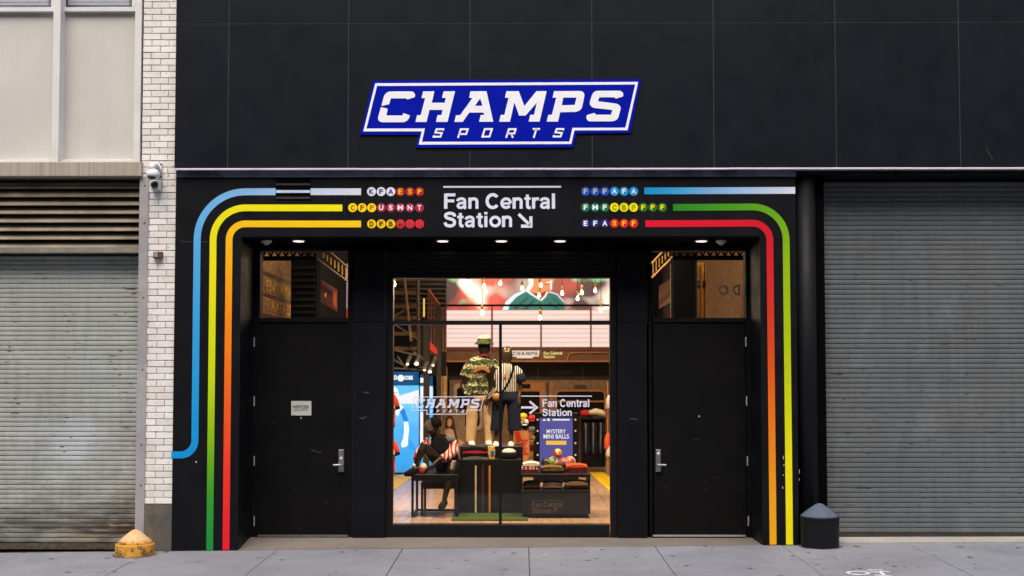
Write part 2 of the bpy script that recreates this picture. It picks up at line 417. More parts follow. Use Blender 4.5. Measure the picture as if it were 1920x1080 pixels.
# ------------------------------------------------------------------ ground, pavement, road
YD = 0.56                                   # plane of the doors and the shop window
def pz(x, y): return -0.026 + 0.0105 * x + 0.014 * y      # the pavement climbs to the right and falls to the kerb
g = obj('ground', MB().box(-60, 60, -60, 60, -.60, -.50), M['road'], kind='structure')
road = obj('road', MB().box(-60, 60, -16.0, -4.78, -.32, -.24), M['road'], kind='structure')
k = MB(); k.add([(x, y, z) for x in (-40, 40) for y, z in ((-4.75, -.35), (-4.75, pz(0, -4.6) - .03), (-4.6, pz(0, -4.6) - .006), (-4.6, -.35))],
                [(0, 1, 5, 4), (1, 2, 6, 5), (2, 3, 7, 6)])
obj('kerb', k, M['pave'], kind='structure')
def sheet(x0, x1, y0, y1, dz, th, gap=0):
    m = MB(); P = [(x0+gap, y0+gap), (x1-gap, y0+gap), (x1-gap, y1-gap), (x0+gap, y1-gap)]
    b = gap * 1.2
    m.add([(x, y, pz(x, y) + dz - b) for x, y in P] + [(x + (b if i in (0, 3) else -b), y + (b if i < 2 else -b), pz(x, y) + dz) for i, (x, y) in enumerate(P)]
          + [(x, y, pz(x, y) + dz - th) for x, y in P],
          [(4, 5, 6, 7)] + [(i, (i+1) % 4, 4+(i+1) % 4, 4+i) for i in range(4)] + [(8+i, 8+(i+1) % 4, (i+1) % 4, i) for i in range(4)])
    return m
pav = obj('pavement', sheet(-12, 12, -4.6, .02, -.012, .2), M['pave_gap'], kind='structure')
XJ = [X(755, 0, 1025) + 1.178 * i for i in range(-9, 10)]
for i in range(len(XJ) - 1):
    for y0, y1 in ((-2.35, .015), (-4.6, -2.35)):
        obj('paving_slab', sheet(XJ[i], XJ[i+1], y0, y1, random.uniform(-.0015, .0015), .03, .0032), M['pave'], pav)
# painted bicycle mark, flat on the slabs: a wheel, the frame bars and handlebar strokes
def flat(pts, w, closed=False):
    m = MB(); stroke(m, pts, w, 0, .003, closed)
    m.v = [Vector((v.x, v.z, pz(v.x, v.z) + .0045 - v.y)) for v in m.v]
    m.f = [f[::-1] for f in m.f]; return m
def G(px, py):
    p = W(px, py, -1.6)
    for _ in range(6): p = WZ(px, py, pz(p.x, p.y))
    return (p.x, p.y)
M['mark'] = plain('road_marking_white', (.62,.63,.64), .8, 0, .3, .15, 30)
wc = G(1609, 1075); mk = flat([(wc[0] + .082*math.cos(a*math.pi/10), wc[1] + .075*math.sin(a*math.pi/10)) for a in range(20)], .028, True)
for pts in ([G(1626, 1069.5), G(1655, 1069.5)], [G(1632, 1073), G(1650, 1073.5), G(1660, 1080)], [G(1650, 1072), G(1668, 1073)], [G(1640, 1079), G(1672, 1081)]):
    q = flat(pts, .03); mk.add(q.v, q.f)
obj('bicycle_marking', mk, M['mark'], pav)
EX0, EX1 = X(449.5, 0, 700)-.002, X(1427, 0, 700)+.002
ef = obj('entrance_floor', MB().add([(x, y, z) for x in (EX0, EX1) for y, z in ((.014, -.2), (.014, pz(x, 0)+.002), (.50, -.004), (.95, -.004), (.95, -.2))], [(i, 5+i, 5+(i+1) % 5, (i+1) % 5) for i in range(5)] + [(0,1,2,3,4), (9,8,7,6,5)]), M['sill'], kind='structure')

# ------------------------------------------------------------------ the black shop building
BX0 = X(330.5, 0, 300); BX1 = 7.2
shop = thing('shop_building', 'black clad shop front with recessed entrance and coloured stripes', 'shop', (0, .3, 0))
# upper fascia: separate panels over a paler core, so that the joints show as thin pale lines
ZB, ZM = Z(317, -.06, 1000), Z(43.3, -.06, 1000); RH = ZM - ZB
obj('fascia_core', MB().box(BX0+.003, BX1, -.0585, .9, Z(314, -.05), 8.6), M['joint'], shop)
FJ = [X(p, -.06, 170) for p in (428, 653, 881, 1110, 1338, 1567, 1799, 2028, 2256)]
ED = [BX0] + FJ + [BX1]
for i in range(len(ED)-1):
    for zr in range(3):
        a, b = ED[i] + (.003 if i else 0), ED[i+1] - .003
        obj('facade_panel', MB().bev(a, b, -.06, -.0587, ZB+zr*RH+.0025, ZB+(zr+1)*RH-.0025, .0004), M['fascia'], shop)
m = MB(); st = 0
for i in range(6):          # the drip edge comes in lengths that do not line up perfectly
    a = BX0 + (BX1-BX0)*i/6; b = BX0 + (BX1-BX0)*(i+1)/6; dz = random.uniform(-.0025, .0025)
    m.box(a, b-.002, -.078, .02, Z(317.5, -.078)+dz, Z(314.8, -.078)+dz)
obj('drip_edge', m, M['trim'], shop)
obj('flashing', MB().pbox(333, 320.5, 1492, 330.5, -.018, .1).pbox(333, 318.6, 1492, 320, -.03, .1), M['flash'], shop)
obj('soffit_strip', MB().pbox(1492, 318.6, 2300, 326, .0, .5), M['black'], shop)
# portal: header and two side piers, each of panels
XL, XR = X(449.5, 0, 700), X(1427, 0, 700); XE = X(1494, 0, 600)
ZS = Z(443.5, 0, 940); ZT = Z(331, 0, 940)
obj('portal_core', MB().box(BX0+.002, XE-.002, .0022, .9, ZS+.004, ZT+.12), M['joint'], shop)
obj('side_pier', MB().box(BX0+.002, XL-.004, .0022, .9, -.2, ZS+.004), M['joint'], shop)
obj('side_pier', MB().box(XR+.004, XE-.002, .0022, .9, -.2, ZS+.004), M['joint'], shop)
HJ = [BX0] + [X(p, 0, 400) for p in (453, 646, 711, 1160, 1223)] + [XE]
for i in range(len(HJ)-1):
    obj('portal_panel', MB().bev(HJ[i]+.001, HJ[i+1]-.001, 0, .002, ZS+.001, ZT, .0006), M['portal'], shop)
zs1 = Z(600, 0, 1430)
for x0, x1, z0, z1 in ((BX0, XL, -.2, ZS-.001), (XR, XE, zs1+.002, ZS-.0025), (XR, XE, -.2, zs1-.002)):
    obj('portal_panel', MB().bev(x0, x1, 0, .002, z0, z1, .0004), M['portal'], shop)
zs2 = Z(603, YD, 460)
for x0, x1 in ((XL-.004, XL), (XR, XR+.004)):
    for z0, z1 in ((-.2, zs2-.002), (zs2+.002, ZS)):
        obj('jamb_panel', MB().box(x0, x1, .0022, YD+.02, z0, z1), M['portal'], shop)
obj('soffit', MB().box(XL-.002, XR+.002, .0024, YD+.1, ZS-.012, ZS+.003), M['matte'], shop)
obj('lintel', MB().pbox(444, 447, 1432, 469, YD, .2), M['matte'], shop)
# entrance wall, left half and right half
for a, b, c0, d0 in ((465, 469, 483, 1008), (652.5, 469, 662, 1008), (1215, 469, 1224, 1008), (1398, 469, 1414, 1008)):
    obj('door_frame', MB().pbox(a, b, c0, d0, YD-.01, .14, .003), M['door'], shop)
for a, b in ((662.3, 722), (1157, 1214.7)):
    for y0, y1 in ((469, 603.2), (604.4, 1009)):
        obj('pilaster_panel', MB().pbox(a, y0, b, y1, YD-.06, .012, .002), M['portal'], shop)
    obj('pilaster', MB().pbox(a+.6, 469, b-.6, 1009, YD-.047, .2), M['joint'], shop)
for a, b, hx, s in ((483, 652.5, 639.5, -1), (1224, 1398, 1234.5, 1)):
    tw = obj('transom_window', MB().pbox(a, 596, b, 604, YD-.015, .14, .003), M['frame'], shop)
    obj('head_rail', MB().pbox(a, 466, b, 470.5, YD-.005, .12), M['frame'], tw)
    obj('pane', MB().pbox(a, 470.5, b, 596, YD+.03, .008), M['glass'], tw)
    d = obj('door', MB().pbox(a-5 if s < 0 else a, 605, b if s < 0 else b+3, 1004.5, YD+.002, .05, .003), M['door'], shop)
    obj('sweep', MB().pbox(a, 1003, b, 1006.2, YD-.012, .014), M['steel'] if s < 0 else M['channel'], d)
    obj('threshold', MB().pbox(a-2, 1006.5, b, 1009.5, YD-.03, .1), M['black'], d)
    e = obj('escutcheon', MB().pbox(hx-5, 843, hx+5, 885, YD-.028, .03, .006), M['steel'], d)
    obj('lock_cylinder', MB().loft([(W(hx, 859 if s < 0 else 850, YD-.036), .013, .013), (W(hx, 859 if s < 0 else 850, YD-.028), .015, .015)]), M['cam_white'], d)
    lv = MB(); p = W(hx, 871, YD-.03); q = W(hx + s*14.5, 872, YD-.075); p2 = Vector((p.x, YD-.075, p.z))
    lv.tube([p, p2], .010, 8).tube([p2 + Vector((-s*.012, 0, 0)), q], .0105, 8)
    obj('lever', lv, M['steel'], d)
    for hy in (641, 752, 864, 977):
        hxp = 476.5 if s < 0 else 1398.5 + (hy-641)*.014
        obj('hinge', MB().loft([(W(hxp, hy-9, YD-.014), .007, .007), (W(hxp, hy+9, YD-.014), .007, .007)], 8), M['channel'], d)
    pe = (564.5, 784) if s < 0 else (1311, 781)
    obj('peephole', MB().ball(W(pe[0], pe[1], YD), .011, .006, .011), M['steel'], d)
for q in ((436, 606, 733, 1014), (436, 440, 480, 605.5), (655, 440, 733, 605.5), (1145, 606, 1446, 1014), (1145, 440, 1221, 605.5), (1401, 440, 1446, 605.5), (480.3, 440, 654.7, 466), (733.3, 440, 1144.7, 512), (1221.3, 440, 1400.7, 466)):
    obj('leak_backing', MB().pbox(*q, YD+.16, .04), M['matte'], shop)  # added unseen backing, keeps shop light from leaking round doors and pilasters
# roll shutter box over the shop window, drawn as the curtain's own slats
rb = obj('shutter_box', MB().pbox(722, 469, 1157, 519, YD+.02, .12), M['matte'], shop)
M['curtain'] = plain('curtain_dark_bronze', (.014,.011,.009), .32, .4, .5)
for i in range(6):
    obj('slat', MB().pbox(724, 470+i*8.2, 1155, 477.6+i*8.2, YD-.012, .03, .006), M['curtain'], rb)
# shop window
win = obj('shop_window', MB().pbox(722, 519, 735, 1009, YD-.02, .12, .004), M['frame'], shop)
obj('frame_stile', MB().pbox(1143.5, 519, 1157, 1009, YD-.02, .12, .004), M['frame'], win)
obj('frame_rail', MB().pbox(735, 983.5, 1143.5, 1009, YD-.015, .11, .004), M['frame'], win)
obj('frame_rail', MB().pbox(735, 515, 1143.5, 521, YD-.015, .11, .003), M['frame'], win)
M['bronze'] = plain('transom_bar_bronze', (.022,.014,.011), .35, .2)
obj('frame_rail', MB().pbox(735, 601, 1143.5, 608.5, YD-.012, .10, .003), M['bronze'], win)
obj('mullion', MB().pbox(935.6, 608.5, 940.8, 983.5, YD-.01, .09, .003), M['frame'], win)
for a, b, c0, d0 in ((735, 521, 1143.5, 601), (735, 608.5, 935.6, 983.5), (940.8, 608.5, 1143.5, 983.5)):
    obj('pane', MB().pbox(a, b, c0, d0, YD+.03, .010), M['glass'], win)
# decals on the glass
def sign_loops(fx, fy):
    A = lambda l: [(fx(670+x/6.857), fy(140+y/6.857)) for x, y in l]
    B = lambda l: [(fx(930+x/6.857), fy(140+y/6.857)) for x, y in l]
    back = A([(35,768),(205,70)]) + B([(1870,62),(1725,750),(1035,755),(990,935)]) + A([(748,935),(790,768)])
    outer = A([(78,727),(228,108)]) + B([(1830,97),(1690,717),(1008,718),(967,893)]) + A([(790,898),(830,727)])
    inner = A([(118,690),(252,143)]) + B([(1792,130),(1662,685),(983,685),(942,862)]) + A([(832,862),(870,690)])
    let = [[A([(310,400),(340,283),(352,255),(375,230),(405,216),(430,213),(690,213),(715,218),(732,235),(741,258),(735,290),(640,318),(628,303),(430,303),(410,378)])],
           [A([(303,415),(392,437),(372,523),(580,523),(592,493),(678,523),(665,558),(640,590),(610,606),(585,610),(320,610),(295,603),(275,585),(267,560),(270,535)])],
           [A([(845,213),(990,213),(957,360),(1122,360),(1138,300),(1088,297),(1108,213),(1255,213),(1160,607),(1012,607),(1032,520),(1080,520),(1097,452),(928,452),(890,607),(748,607),(768,520),(815,520),(872,300),(825,300)])],
           [A([(1455,213),(1660,213),(1748,605),(1565,605),(1588,517),(1635,517),(1618,487),(1440,487),(1355,607),(1248,607),(1268,522),(1322,520),(1480,300),(1438,297)]), A([(1580,305),(1608,400),(1512,400)])],
           [B([(135,213),(292,213),(365,405),(520,213),(652,213),(560,605),(420,605),(440,517),(488,517),(525,360),(380,527),(298,527),(235,360),(180,605),(40,605),(62,517),(108,517),(162,297),(115,297)])],
           [B([(748,213),(1085,213),(1112,220),(1130,238),(1138,265),(1110,410),(1098,440),(1070,465),(1030,480),(825,485),(797,605),(652,605),(672,517),(718,517),(775,297),(728,297)]), B([(865,297),(1035,297),(1012,392),(845,395)])],
           [B([(1310,210),(1590,210),(1618,220),(1635,245),(1637,270),(1630,285),(1540,312),(1525,295),(1330,293),(1312,345),(1545,375),(1580,390),(1600,415),(1602,445),(1575,545),(1560,573),(1535,593),(1495,603),(1205,603),(1178,592),(1162,565),(1162,540),(1172,520),(1270,493),(1280,517),(1478,517),(1495,457),(1260,430),(1228,415),(1208,388),(1206,355),(1235,262),(1252,233),(1278,216)])]]
    gl = {'S': [(.98,.80),(.98,.97),(.08,.97),(.06,.55),(.95,.48),(.93,.03),(.02,.03),(.02,.2)],
          'P': [(.06,-.0),(.06,.96),(.96,.96),(.94,.40),(.06,.40)], 'O': None, 'R': [(.04,0),(.04,.96),(.96,.96),(.96,.45),(.04,.45)], 'T': None}
    small = []
    for ch, x0, o in (('S',980,670),('P',1295,670),('O',1605,670),('R',930,670),('T',1240,670),('S',740,930)):
        if ch in 'RT': x0 = 130 if ch == 'R' else 440; o = 930
        bx = lambda u, v, x0=x0, o=o: (fx(o+(x0+u*95+v*33)/6.857), fy(140+(800-v*103)/6.857))
        if ch == 'O': P = [[bx(u, v) for u, v in ((.02,.03),(.98,.03),(.98,.97),(.02,.97))]]; cl = True
        elif ch == 'T': P = [[bx(0,.97), bx(1,.97)], [bx(.5,.97), bx(.5,-.12)]]; cl = False
        elif ch == 'R': P = [[bx(u, v) for u, v in ((.04,-.12),(.04,.96),(.96,.96),(.96,.42),(.04,.42))], [bx(.55,.42), bx(.95,-.12)]]; cl = False
        elif ch == 'P': P = [[bx(u, v) for u, v in ((.04,-.12),(.04,.96),(.98,.96),(.98,.36),(.04,.36))]]; cl = False
        else: P = [[bx(u, v) for u, v in gl['S']]]; cl = False
        small.append((P, cl))
    return back, outer, inner, let, small
def fitter(x0, y0, x1, y1, Y):
    """maps sign pixels (677..1203, 150..276) into another pixel box"""
    return (lambda x: W(x0+(x-677)*(x1-x0)/526, (y0+y1)/2, Y).x), (lambda y: W((x0+x1)/2, y0+(y-150)*(y1-y0)/126, Y).z)
fx, fy = fitter(770, 742, 909, 779, YD)
back, outer, inner, let, small = sign_loops(fx, fy)
dec = MB().prism([outer, inner], YD+.024, YD+.026)
for l in let: dec.prism(l, YD+.024, YD+.026)
for P, cl in small:
    for p in P: stroke(dec, p, .006, YD+.024, .002, cl)
obj('decal_logo', dec, M['white_vinyl'], win)
obj('decal_lettering', grotesk('Fan Central', 1017, 748.5, 1104.5, 763, YD+.027), M['white_vinyl'], win)
obj('decal_lettering', grotesk('Station', 1017, 766.5, 1071.5, 780, YD+.027), M['white_vinyl'], win)
dm = MB().pbox(977, 741.8, 1110, 743.6, YD+.025, .002)
for pts in ([(977,764),(1004,764)], [(993,752.5),(1006.5,764),(993,775.5)]):
    stroke(dm, [(W(a, b, YD+.025).x, W(a, b, YD+.025).z) for a, b in pts], .021, YD+.025, .002)
obj('decal_arrow', dm, M['white_vinyl'], win)

# coloured line stripes, printed vinyl with a gradient along its length
def arc(cx, cy, r, a0, a1, n=14):
    return [(cx+r*math.cos(R(a0+(a1-a0)*i/n)), cy-r*math.sin(R(a0+(a1-a0)*i/n))) for i in range(n+1)]
def stripe(pts, stops, w=.064, Y=-.0025):
    """pts in pixels; stops of (place along the pixels' path index 0..1, sRGB)"""
    Q = [pts[0]]
    for p in pts[1:]:
        n = max(1, int(math.dist(p, Q[-1])//24)); a = Q[-1]
        Q += [(a[0]+(p[0]-a[0])*i/n, a[1]+(p[1]-a[1])*i/n) for i in range(1, n+1)]
    Lc = [0]
    for i in range(1, len(Q)): Lc.append(Lc[-1]+math.dist(Q[i], Q[i-1]))
    P = [(W(a, b, 0).x, W(a, b, 0).z) for a, b in Q]
    mb = MB(); stroke(mb, P, w, Y, .002); me = mb.mesh('stripe')
    at = me.color_attributes.new('print', 'FLOAT_COLOR', 'POINT')
    n = len(P)
    for i, v in enumerate(me.vertices):
        t = Lc[i % n]/Lc[-1]
        for (t0, c0), (t1, c1) in zip(stops, stops[1:]):
            if t <= t1 or t1 == stops[-1][0]:
                u = min(1, max(0, (t-t0)/(t1-t0))); at.data[i].color = c(*[c0[k]+(c1[k]-c0[k])*u for k in range(3)]); break
    return obj('stripe', me, M['print'], shop)
def down(x, y0, y1): 
    xx = x
    for _ in range(8): xx += (W(x, y0, 0).x - W(xx, y1, 0).x)/S(0)
    return (xx, y1)
V0, V1 = (517.5, 582)      # the vent interrupts the top left stripe
E0 = down(370, 450, 826)
stripe([(677, 359.5), (V1, 359.5)], [(0, (230,234,246)), (1, (205,218,242))])
stripe([(V0, 359.5)] + arc(460, 450, 90.3, 90, 180) + [E0] + arc(E0[0]-27, 826, 27, 0, -90, 8) + [(321.5, 853)],
       [(0, (160,200,236)), (.22, (105,180,230)), (.5, (60,165,225)), (1, (0,146,214))], .066)
stripe([(642, 389.8)] + arc(460, 450, 60.3, 90, 180) + [down(399.7, 450, 1032)],
       [(0, (246,236,0)), (.42, (238,230,0)), (.62, (200,222,0)), (.75, (140,190,10)), (.87, (60,155,40)), (1, (12,140,62))])
stripe([(677, 420)] + arc(460, 450, 30.3, 90, 180) + [down(430, 450, 1031)],
       [(0, (252,206,6)), (.3, (255,196,0)), (.5, (250,140,5)), (.68, (242,95,25)), (.82, (240,55,35)), (1, (232,18,44))])
stripe([(1208, 358), (1491, 357)], [(0, (0,150,218)), (.4, (120,180,228)), (1, (228,230,246))])
stripe([(1262, 389)] + arc(1411, 451, 63, 90, 0) + [down(1474.5, 451, 1021)],
       [(0, (40,135,32)), (.2, (90,165,15)), (.35, (145,185,0)), (.6, (190,205,0)), (.8, (235,228,0)), (1, (250,236,0))])
stripe([(1210, 419.5)] + arc(1411, 451, 32.5, 90, 0) + [down(1444, 451, 1021)],
       [(0, (225,15,46)), (.3, (212,15,40)), (.5, (212,60,28)), (.7, (232,115,18)), (.88, (240,160,14)), (1, (245,178,10))])
# vent
M['vent_slat'] = plain('vent_slat_dark', (.030,.034,.042), .45)
vt = obj('vent', MB().pbox(517, 334, 582, 375, -.004, .003), M['matte'], shop)
for y0, y1 in ((343.8, 347.6), (369, 373.4)):
    obj('slat', MB().pbox(517.5, y0, 581.5, y1-.5, -.012, .006), M['vent_slat'], vt)
obj('slat', MB().pbox(517.5, 356.5, 581.5, 361.5, -.012, .006), plain('slat_light_blue', c(200,215,240)[:3], .45), vt)
# letter discs
DC = {}
def disc_row(x0, y, items, dx):
    for i, (ch, bg, fg) in enumerate(items):
        if ch == '': continue
        p = W(x0+i*dx, y, 0)
        for col in (bg, fg):
            if col not in DC: DC[col] = plain('vinyl_%02x%02x%02x' % col, c(*col)[:3], .45, 0, .35, .05)
        if ('d', bg) not in TXT: TXT[('d', bg)] = obj('route_disc', MB().disc(p.x, p.z, .0425, -.0025, -.0005), DC[bg], shop); d = TXT[('d', bg)]
        else: d = again(TXT[('d', bg)], Vector((p.x, -.0015, p.z)))
        if (ch, fg) not in TXT:
            hw = {'M': .026, 'N': .022, 'O': .024, 'U': .021, 'A': .024, 'K': .023}.get(ch, .019)
            TXT[(ch, fg)] = obj('letter', text_mesh(ch, p.x-hw, p.x+hw, p.z-.0245, p.z+.0245, -.0035, .002, .03), DC[fg], d)
        else: again(TXT[(ch, fg)], Vector((p.x, -.0045, p.z)), d)
Wh, Nv, Rd, Ye, Yb, Cr, Go, Br = (240,242,250), (62,60,140), (178,32,36), (250,228,0), (246,200,20), (170,36,66), (250,205,0), (92,70,28)
disc_row(696.6, 359.3, [('K',Wh,Nv),('F',Wh,Nv),('A',Wh,Nv),('E',Rd,Yb),('S',Rd,Yb),('P',Rd,Yb)], 18.05)
disc_row(661.2, 389.4, [('C',Ye,(196,70,20)),('F',Ye,(196,70,20)),('F',Ye,(220,110,20)),('U',Cr,Wh),('S',Cr,Wh),('M',Cr,Wh),('N',Cr,Wh),('T',Cr,Wh)], 17.9)
Sc = (232,22,58); Ol = (126,92,62)
disc_row(696.8, 419.8, [('D',Go,Br),('F',Go,Br),('B',Go,Br),('M',Sc,Ol),('O',Sc,Ol),('R',Sc,Ol)], 18.0)
Bl, Cy, Kh = (10,80,200), (10,148,220), (200,190,140)
disc_row(1097.9, 358.8, [('F',Bl,Kh),('F',Bl,Kh),('F',Bl,Kh),('A',Cy,Wh),('F',Cy,Wh),('A',Cy,Wh)], 18.05)
Gn, Gr, Li = (12,112,78), (36,110,42), (130,175,10)
disc_row(1097.9, 388.8, [('F',Gn,Wh),('M',Gn,Wh),('F',Gn,Wh),('C',Ye,Li),('B',Ye,Li),('F',Ye,(150,200,0)),('F',Gr,Ye),('P',Gr,Ye),('F',Gr,Ye)], 18.0)
Na, R2 = (32,36,104), (216,26,38)
disc_row(1097.9, 418.8, [('E',Na,Wh),('F',Na,Wh),('A',Na,Wh),('S',R2,Yb),('F',R2,Yb),('F',R2,Yb)], 18.05)
# wayfinding lettering over the entrance
obj('lettering', grotesk('Fan Central', 832.5, 363, 1040, 391.3, -.0005), M['white_vinyl'], shop)
obj('lettering', grotesk('Station', 832, 397.5, 958.5, 425.7, -.0005), M['white_vinyl'], shop)
obj('rule_line', MB().pbox(831, 348.8, 1052, 351.8, -.0025, .002), M['white_vinyl'], shop)
am = MB()
stroke(am, [(W(a, b, 0).x, W(a, b, 0).z) for a, b in ((972.5, 401.5), (994, 422.5))], .029, -.0025, .002)
am.pprism([[(977, 421), (992.5, 421), (992.5, 405.5), (998.3, 405.5), (998.3, 427), (977, 427)]], -.0025, .002)
obj('arrow', am, M['white_vinyl'], shop)
# small marks of wear on the black surfaces
M['chip'] = plain('bare_chip', (.42,.42,.42), .8)
M['scuff'] = plain('scuff_grey', (.03,.03,.032), .8)
wm = MB()
for px, py, w, h in ((1469, 858, 2.2, 8), (1470, 872, 2, 4), (1468.5, 891, 2.5, 3), (1467.5, 914, 2, 6), (368, 866, 4, 3), (1499, 885, 1.4, 10), (1498.5, 899, 1, 6)):
    q = [(px+w*(random.uniform(.3,.6))*math.cos(a*.785), py+h*random.uniform(.3,.6)*math.sin(a*.785)) for a in range(8)]
    wm.pprism([q], -.002, .0015)
obj('chipped_paint', wm, M['chip'], shop, kind='stuff')
sm = MB()
for pts in ([(1849, 276), (1853, 286), (1862, 301)],):
    stroke(sm, [(W(a, b, -.06).x, W(a, b, -.06).z) for a, b in pts], .008, -.0625, .002)
for pts in ([(338, 449), (343, 455), (352, 453), (365, 454)], [(376, 453), (389, 454)]):
    stroke(sm, [(W(a, b, 0).x, W(a, b, 0).z) for a, b in pts], .007, -.0018, .0015)
for pts in ([(583, 843), (590, 846), (603, 849)],):
    stroke(sm, [(W(a, b, YD).x, W(a, b, YD).z) for a, b in pts], .010, YD-.001, .0015)
for pts in ([(674, 783), (680, 785), (688, 780)], [(682, 736), (692, 736)], [(1181, 785), (1196, 786)]):
    stroke(sm, [(W(a, b, YD-.06).x, W(a, b, YD-.06).z) for a, b in pts], .014, YD-.0615, .001)
for _ in range(26):
    lft = random.random() < .5; x_ = random.uniform(490, 645) if lft else random.uniform(1230, 1392); y_ = random.choice((random.uniform(880, 998), random.uniform(940, 998), random.uniform(700, 900)))
    l_ = random.uniform(2, 9); t_ = random.uniform(-.5, .5)
    stroke(sm, [(W(u, v, YD).x, W(u, v, YD).z) for u, v in ((x_, y_), (x_+l_*.5, y_+l_*t_*.3), (x_+l_, y_+l_*t_))], random.uniform(.003, .007), YD-.0005-random.uniform(0, .0008), .001)
obj('scratch', sm, M['scuff'], shop, kind='stuff')
# right end: rounded column, guide frame and roller shutter
cx = X(1512.5, .1, 650)
obj('column', MB().loft([((cx, .12, -.05), .098, .11), ((cx, .12, Z(326, .1)), .098, .11)], 28), M['bollard'], shop, smooth=True)
obj('guide_frame', MB().box(X(1531.5, .13, 650), X(1548, .13, 650), .13, .4, -.05, Z(325, .13)), M['matte'], shop)
obj('guide_frame', MB().box(X(1529, .14, 650), X(1532, .14, 650), .16, .4, -.05, Z(325, .13)), M['black'], shop)
obj('pier_back', MB().box(XE-.002, X(1532, .2, 650), .24, .9, -.2, Z(318, .2)), M['matte'], shop)
YR = .27
rs = obj('roller_shutter', MB().box(X(1548, YR, 650), 7.2, YR+.03, YR+.05, -.1, Z(320, YR)), M['dark_gap'], shop)
def slat_mesh(x0, x1, p, Y, z, g=.017):
    """one curved interlocking slat: a bulged face with a groove under it"""
    prof = [(g, 0), (g*.96, .085), (.003, .105), (.0008, .2), (-.0008, .5), (.0, .85), (.0015, .97), (g*.6, .99), (g, 1.0)]
    n = len(prof)
    return MB().add([(x, Y+y, z+t*p) for x in (x0, x1) for y, t in prof], [(i, n+i, n+i+1, i+1) for i in range(n-1)])
def slats(parent, x0, x1, Y, ztop, zbot, p, m, g=.022):
    n = int(round((ztop-zbot)/p)); p = (ztop-zbot)/n
    s0 = obj('slat', slat_mesh(x0, x1, p, Y, zbot, g), m, parent); b = WL[s0.name].copy()
    for i in range(1, n): again(s0, b + Vector((0, random.uniform(-.0015, .0015), i*p)))
    return s0
slats(rs, X(1548, YR, 650), 7.15, YR, Z(341, YR, 1700), Z(999.5, YR, 1700), .0472, M['shut_right'], .014)
obj('bottom_bar', MB().pbox(1548, 999.6, 2350, 1008, YR-.004, .03).pbox(1548, 1008.3, 2350, 1012, YR-.03, .05), plain('bottom_bar_brown', (.05,.035,.027), .6, .2), rs)
obj('hood_angle', MB().pbox(1548, 325.6, 2350, 329.5, YR-.07, .1), plain('angle_olive_grey', (.13,.125,.10), .5), rs)
obj('shutter_threshold', MB().add([(x, y, z) for x in (X(1533, 0), 7.2) for y, z in ((-.03, -.1), (-.03, .012+.006*x), (.3, .03+.004*x), (.3, -.1))], [(0,4,5,1),(1,5,6,2)]), concrete('threshold_concrete', (.38,.37,.34,1)), shop)

# ------------------------------------------------------------------ sign on the fascia
YS = -.076
sign = thing('shop_sign', 'large blue slanted sign with white outline and white block letters on the black fascia', 'sign', W(940, 213, -.06))
fx = lambda x: W(x, 213, YS).x; fy = lambda y: W(940, y, YS).z
back, outer, inner, let, small = sign_loops(fx, fy)
obj('backing', MB().prism([back], YS, -.062), M['sign_blue'], sign)
obj('outline', MB().prism([outer, inner], YS-.002, YS-.0005), M['sign_white'], sign)
lm = MB().prism(let[0], YS-.003, YS-.0005).prism(let[1], YS-.003, YS-.0005)
obj('letter', lm, M['sign_white'], sign)
for l in let[2:]: obj('letter', MB().prism(l, YS-.003, YS-.0005), M['sign_white'], sign)
for P, cl in small:
    q = MB()
    for p in P: stroke(q, p, .0175, YS-.003, .0025, cl)
    obj('letter', q, M['sign_white'], sign)

# ------------------------------------------------------------------ neighbouring building on the left
nb = thing('neighbour_building', 'pale panelled building with white brick pier and old metal shutter', 'building', (-4.5, .3, -.1))
NX = -7.4
xc0, xc1 = X(262, .03, 450), X(279, .03, 450); xp0 = X(268, .02, 150)
zg = Z(945, .02, 300)
pier = obj('brick_pier', MB().box(xp0, BX0-.002, .0195, .9, zg, 8.6), M['mortar'], nb)
bh = .0612; nz = int((5.75-zg)/bh); bl = (BX0-xp0)/2.02; protos = {}
for r in range(nz):
    z0 = zg + .004 + r*bh
    cuts = [0, .50*bl, 1.5*bl, 2.02*bl] if r % 2 else [0, 1.02*bl, 2.02*bl]
    for a, b in zip(cuts, cuts[1:]):
        key = round(b-a, 4); x0 = xp0 + a + .003; x1 = xp0 + b - .003
        if b > 2*bl: x1 = BX0 - .003
        jit = Vector((random.uniform(-.0008, .0008), random.uniform(-.0018, .0015), random.uniform(-.0008, .0008)))
        if key not in protos: protos[key] = obj('brick', MB().bev(x0, x1, .012, .03, z0, z0+bh-.007, .0025), M['brick'], pier)
        else: again(protos[key], Vector(((x0+x1)/2, .021, z0+(bh-.007)/2)) + jit)
obj('granite_base', MB().box(xp0, BX0-.002, .008, .9, -.2, zg-.002), M['granite'], nb)
ch = obj('jamb_channel', MB().bev(xc0, xc1, .0, .3, -.2, Z(331, .0, 270), .003), M['channel'], nb)
for py in (348, 418, 558, 693, 834, 910):
    p = W(268, py, 0); obj('bolt', MB().ball((xc0+.052, .0, p.z), .009, .006, .009, 8, 5), M['rust'], ch)
YL = .07
lv = obj('louvre_vent', MB().box(NX, xc0+.02, YL+.12, YL+.16, Z(478, YL, 100), Z(326, YL, 100)), M['dark_gap'], nb)
zt, zb = Z(337, YL, 100), Z(465, YL, 100); nbld = 8; pp = (zt-zb)/nbld
def blade(z):
    prof = ((YL+.050, z+pp*.74), (YL+.002, z+pp*.10), (YL-.008, z+pp*.08), (YL-.008, z-pp*.02), (YL+.004, z-pp*.03), (YL+.060, z+pp*.70))
    return MB().add([(x, y, zz) for x in (NX, xc0) for y, zz in prof], [(i, 6+i, 6+(i+1) % 6, (i+1) % 6) for i in range(6)])
b0 = obj('blade', blade(zb), M['louvre'], lv); bb = WL[b0.name].copy()
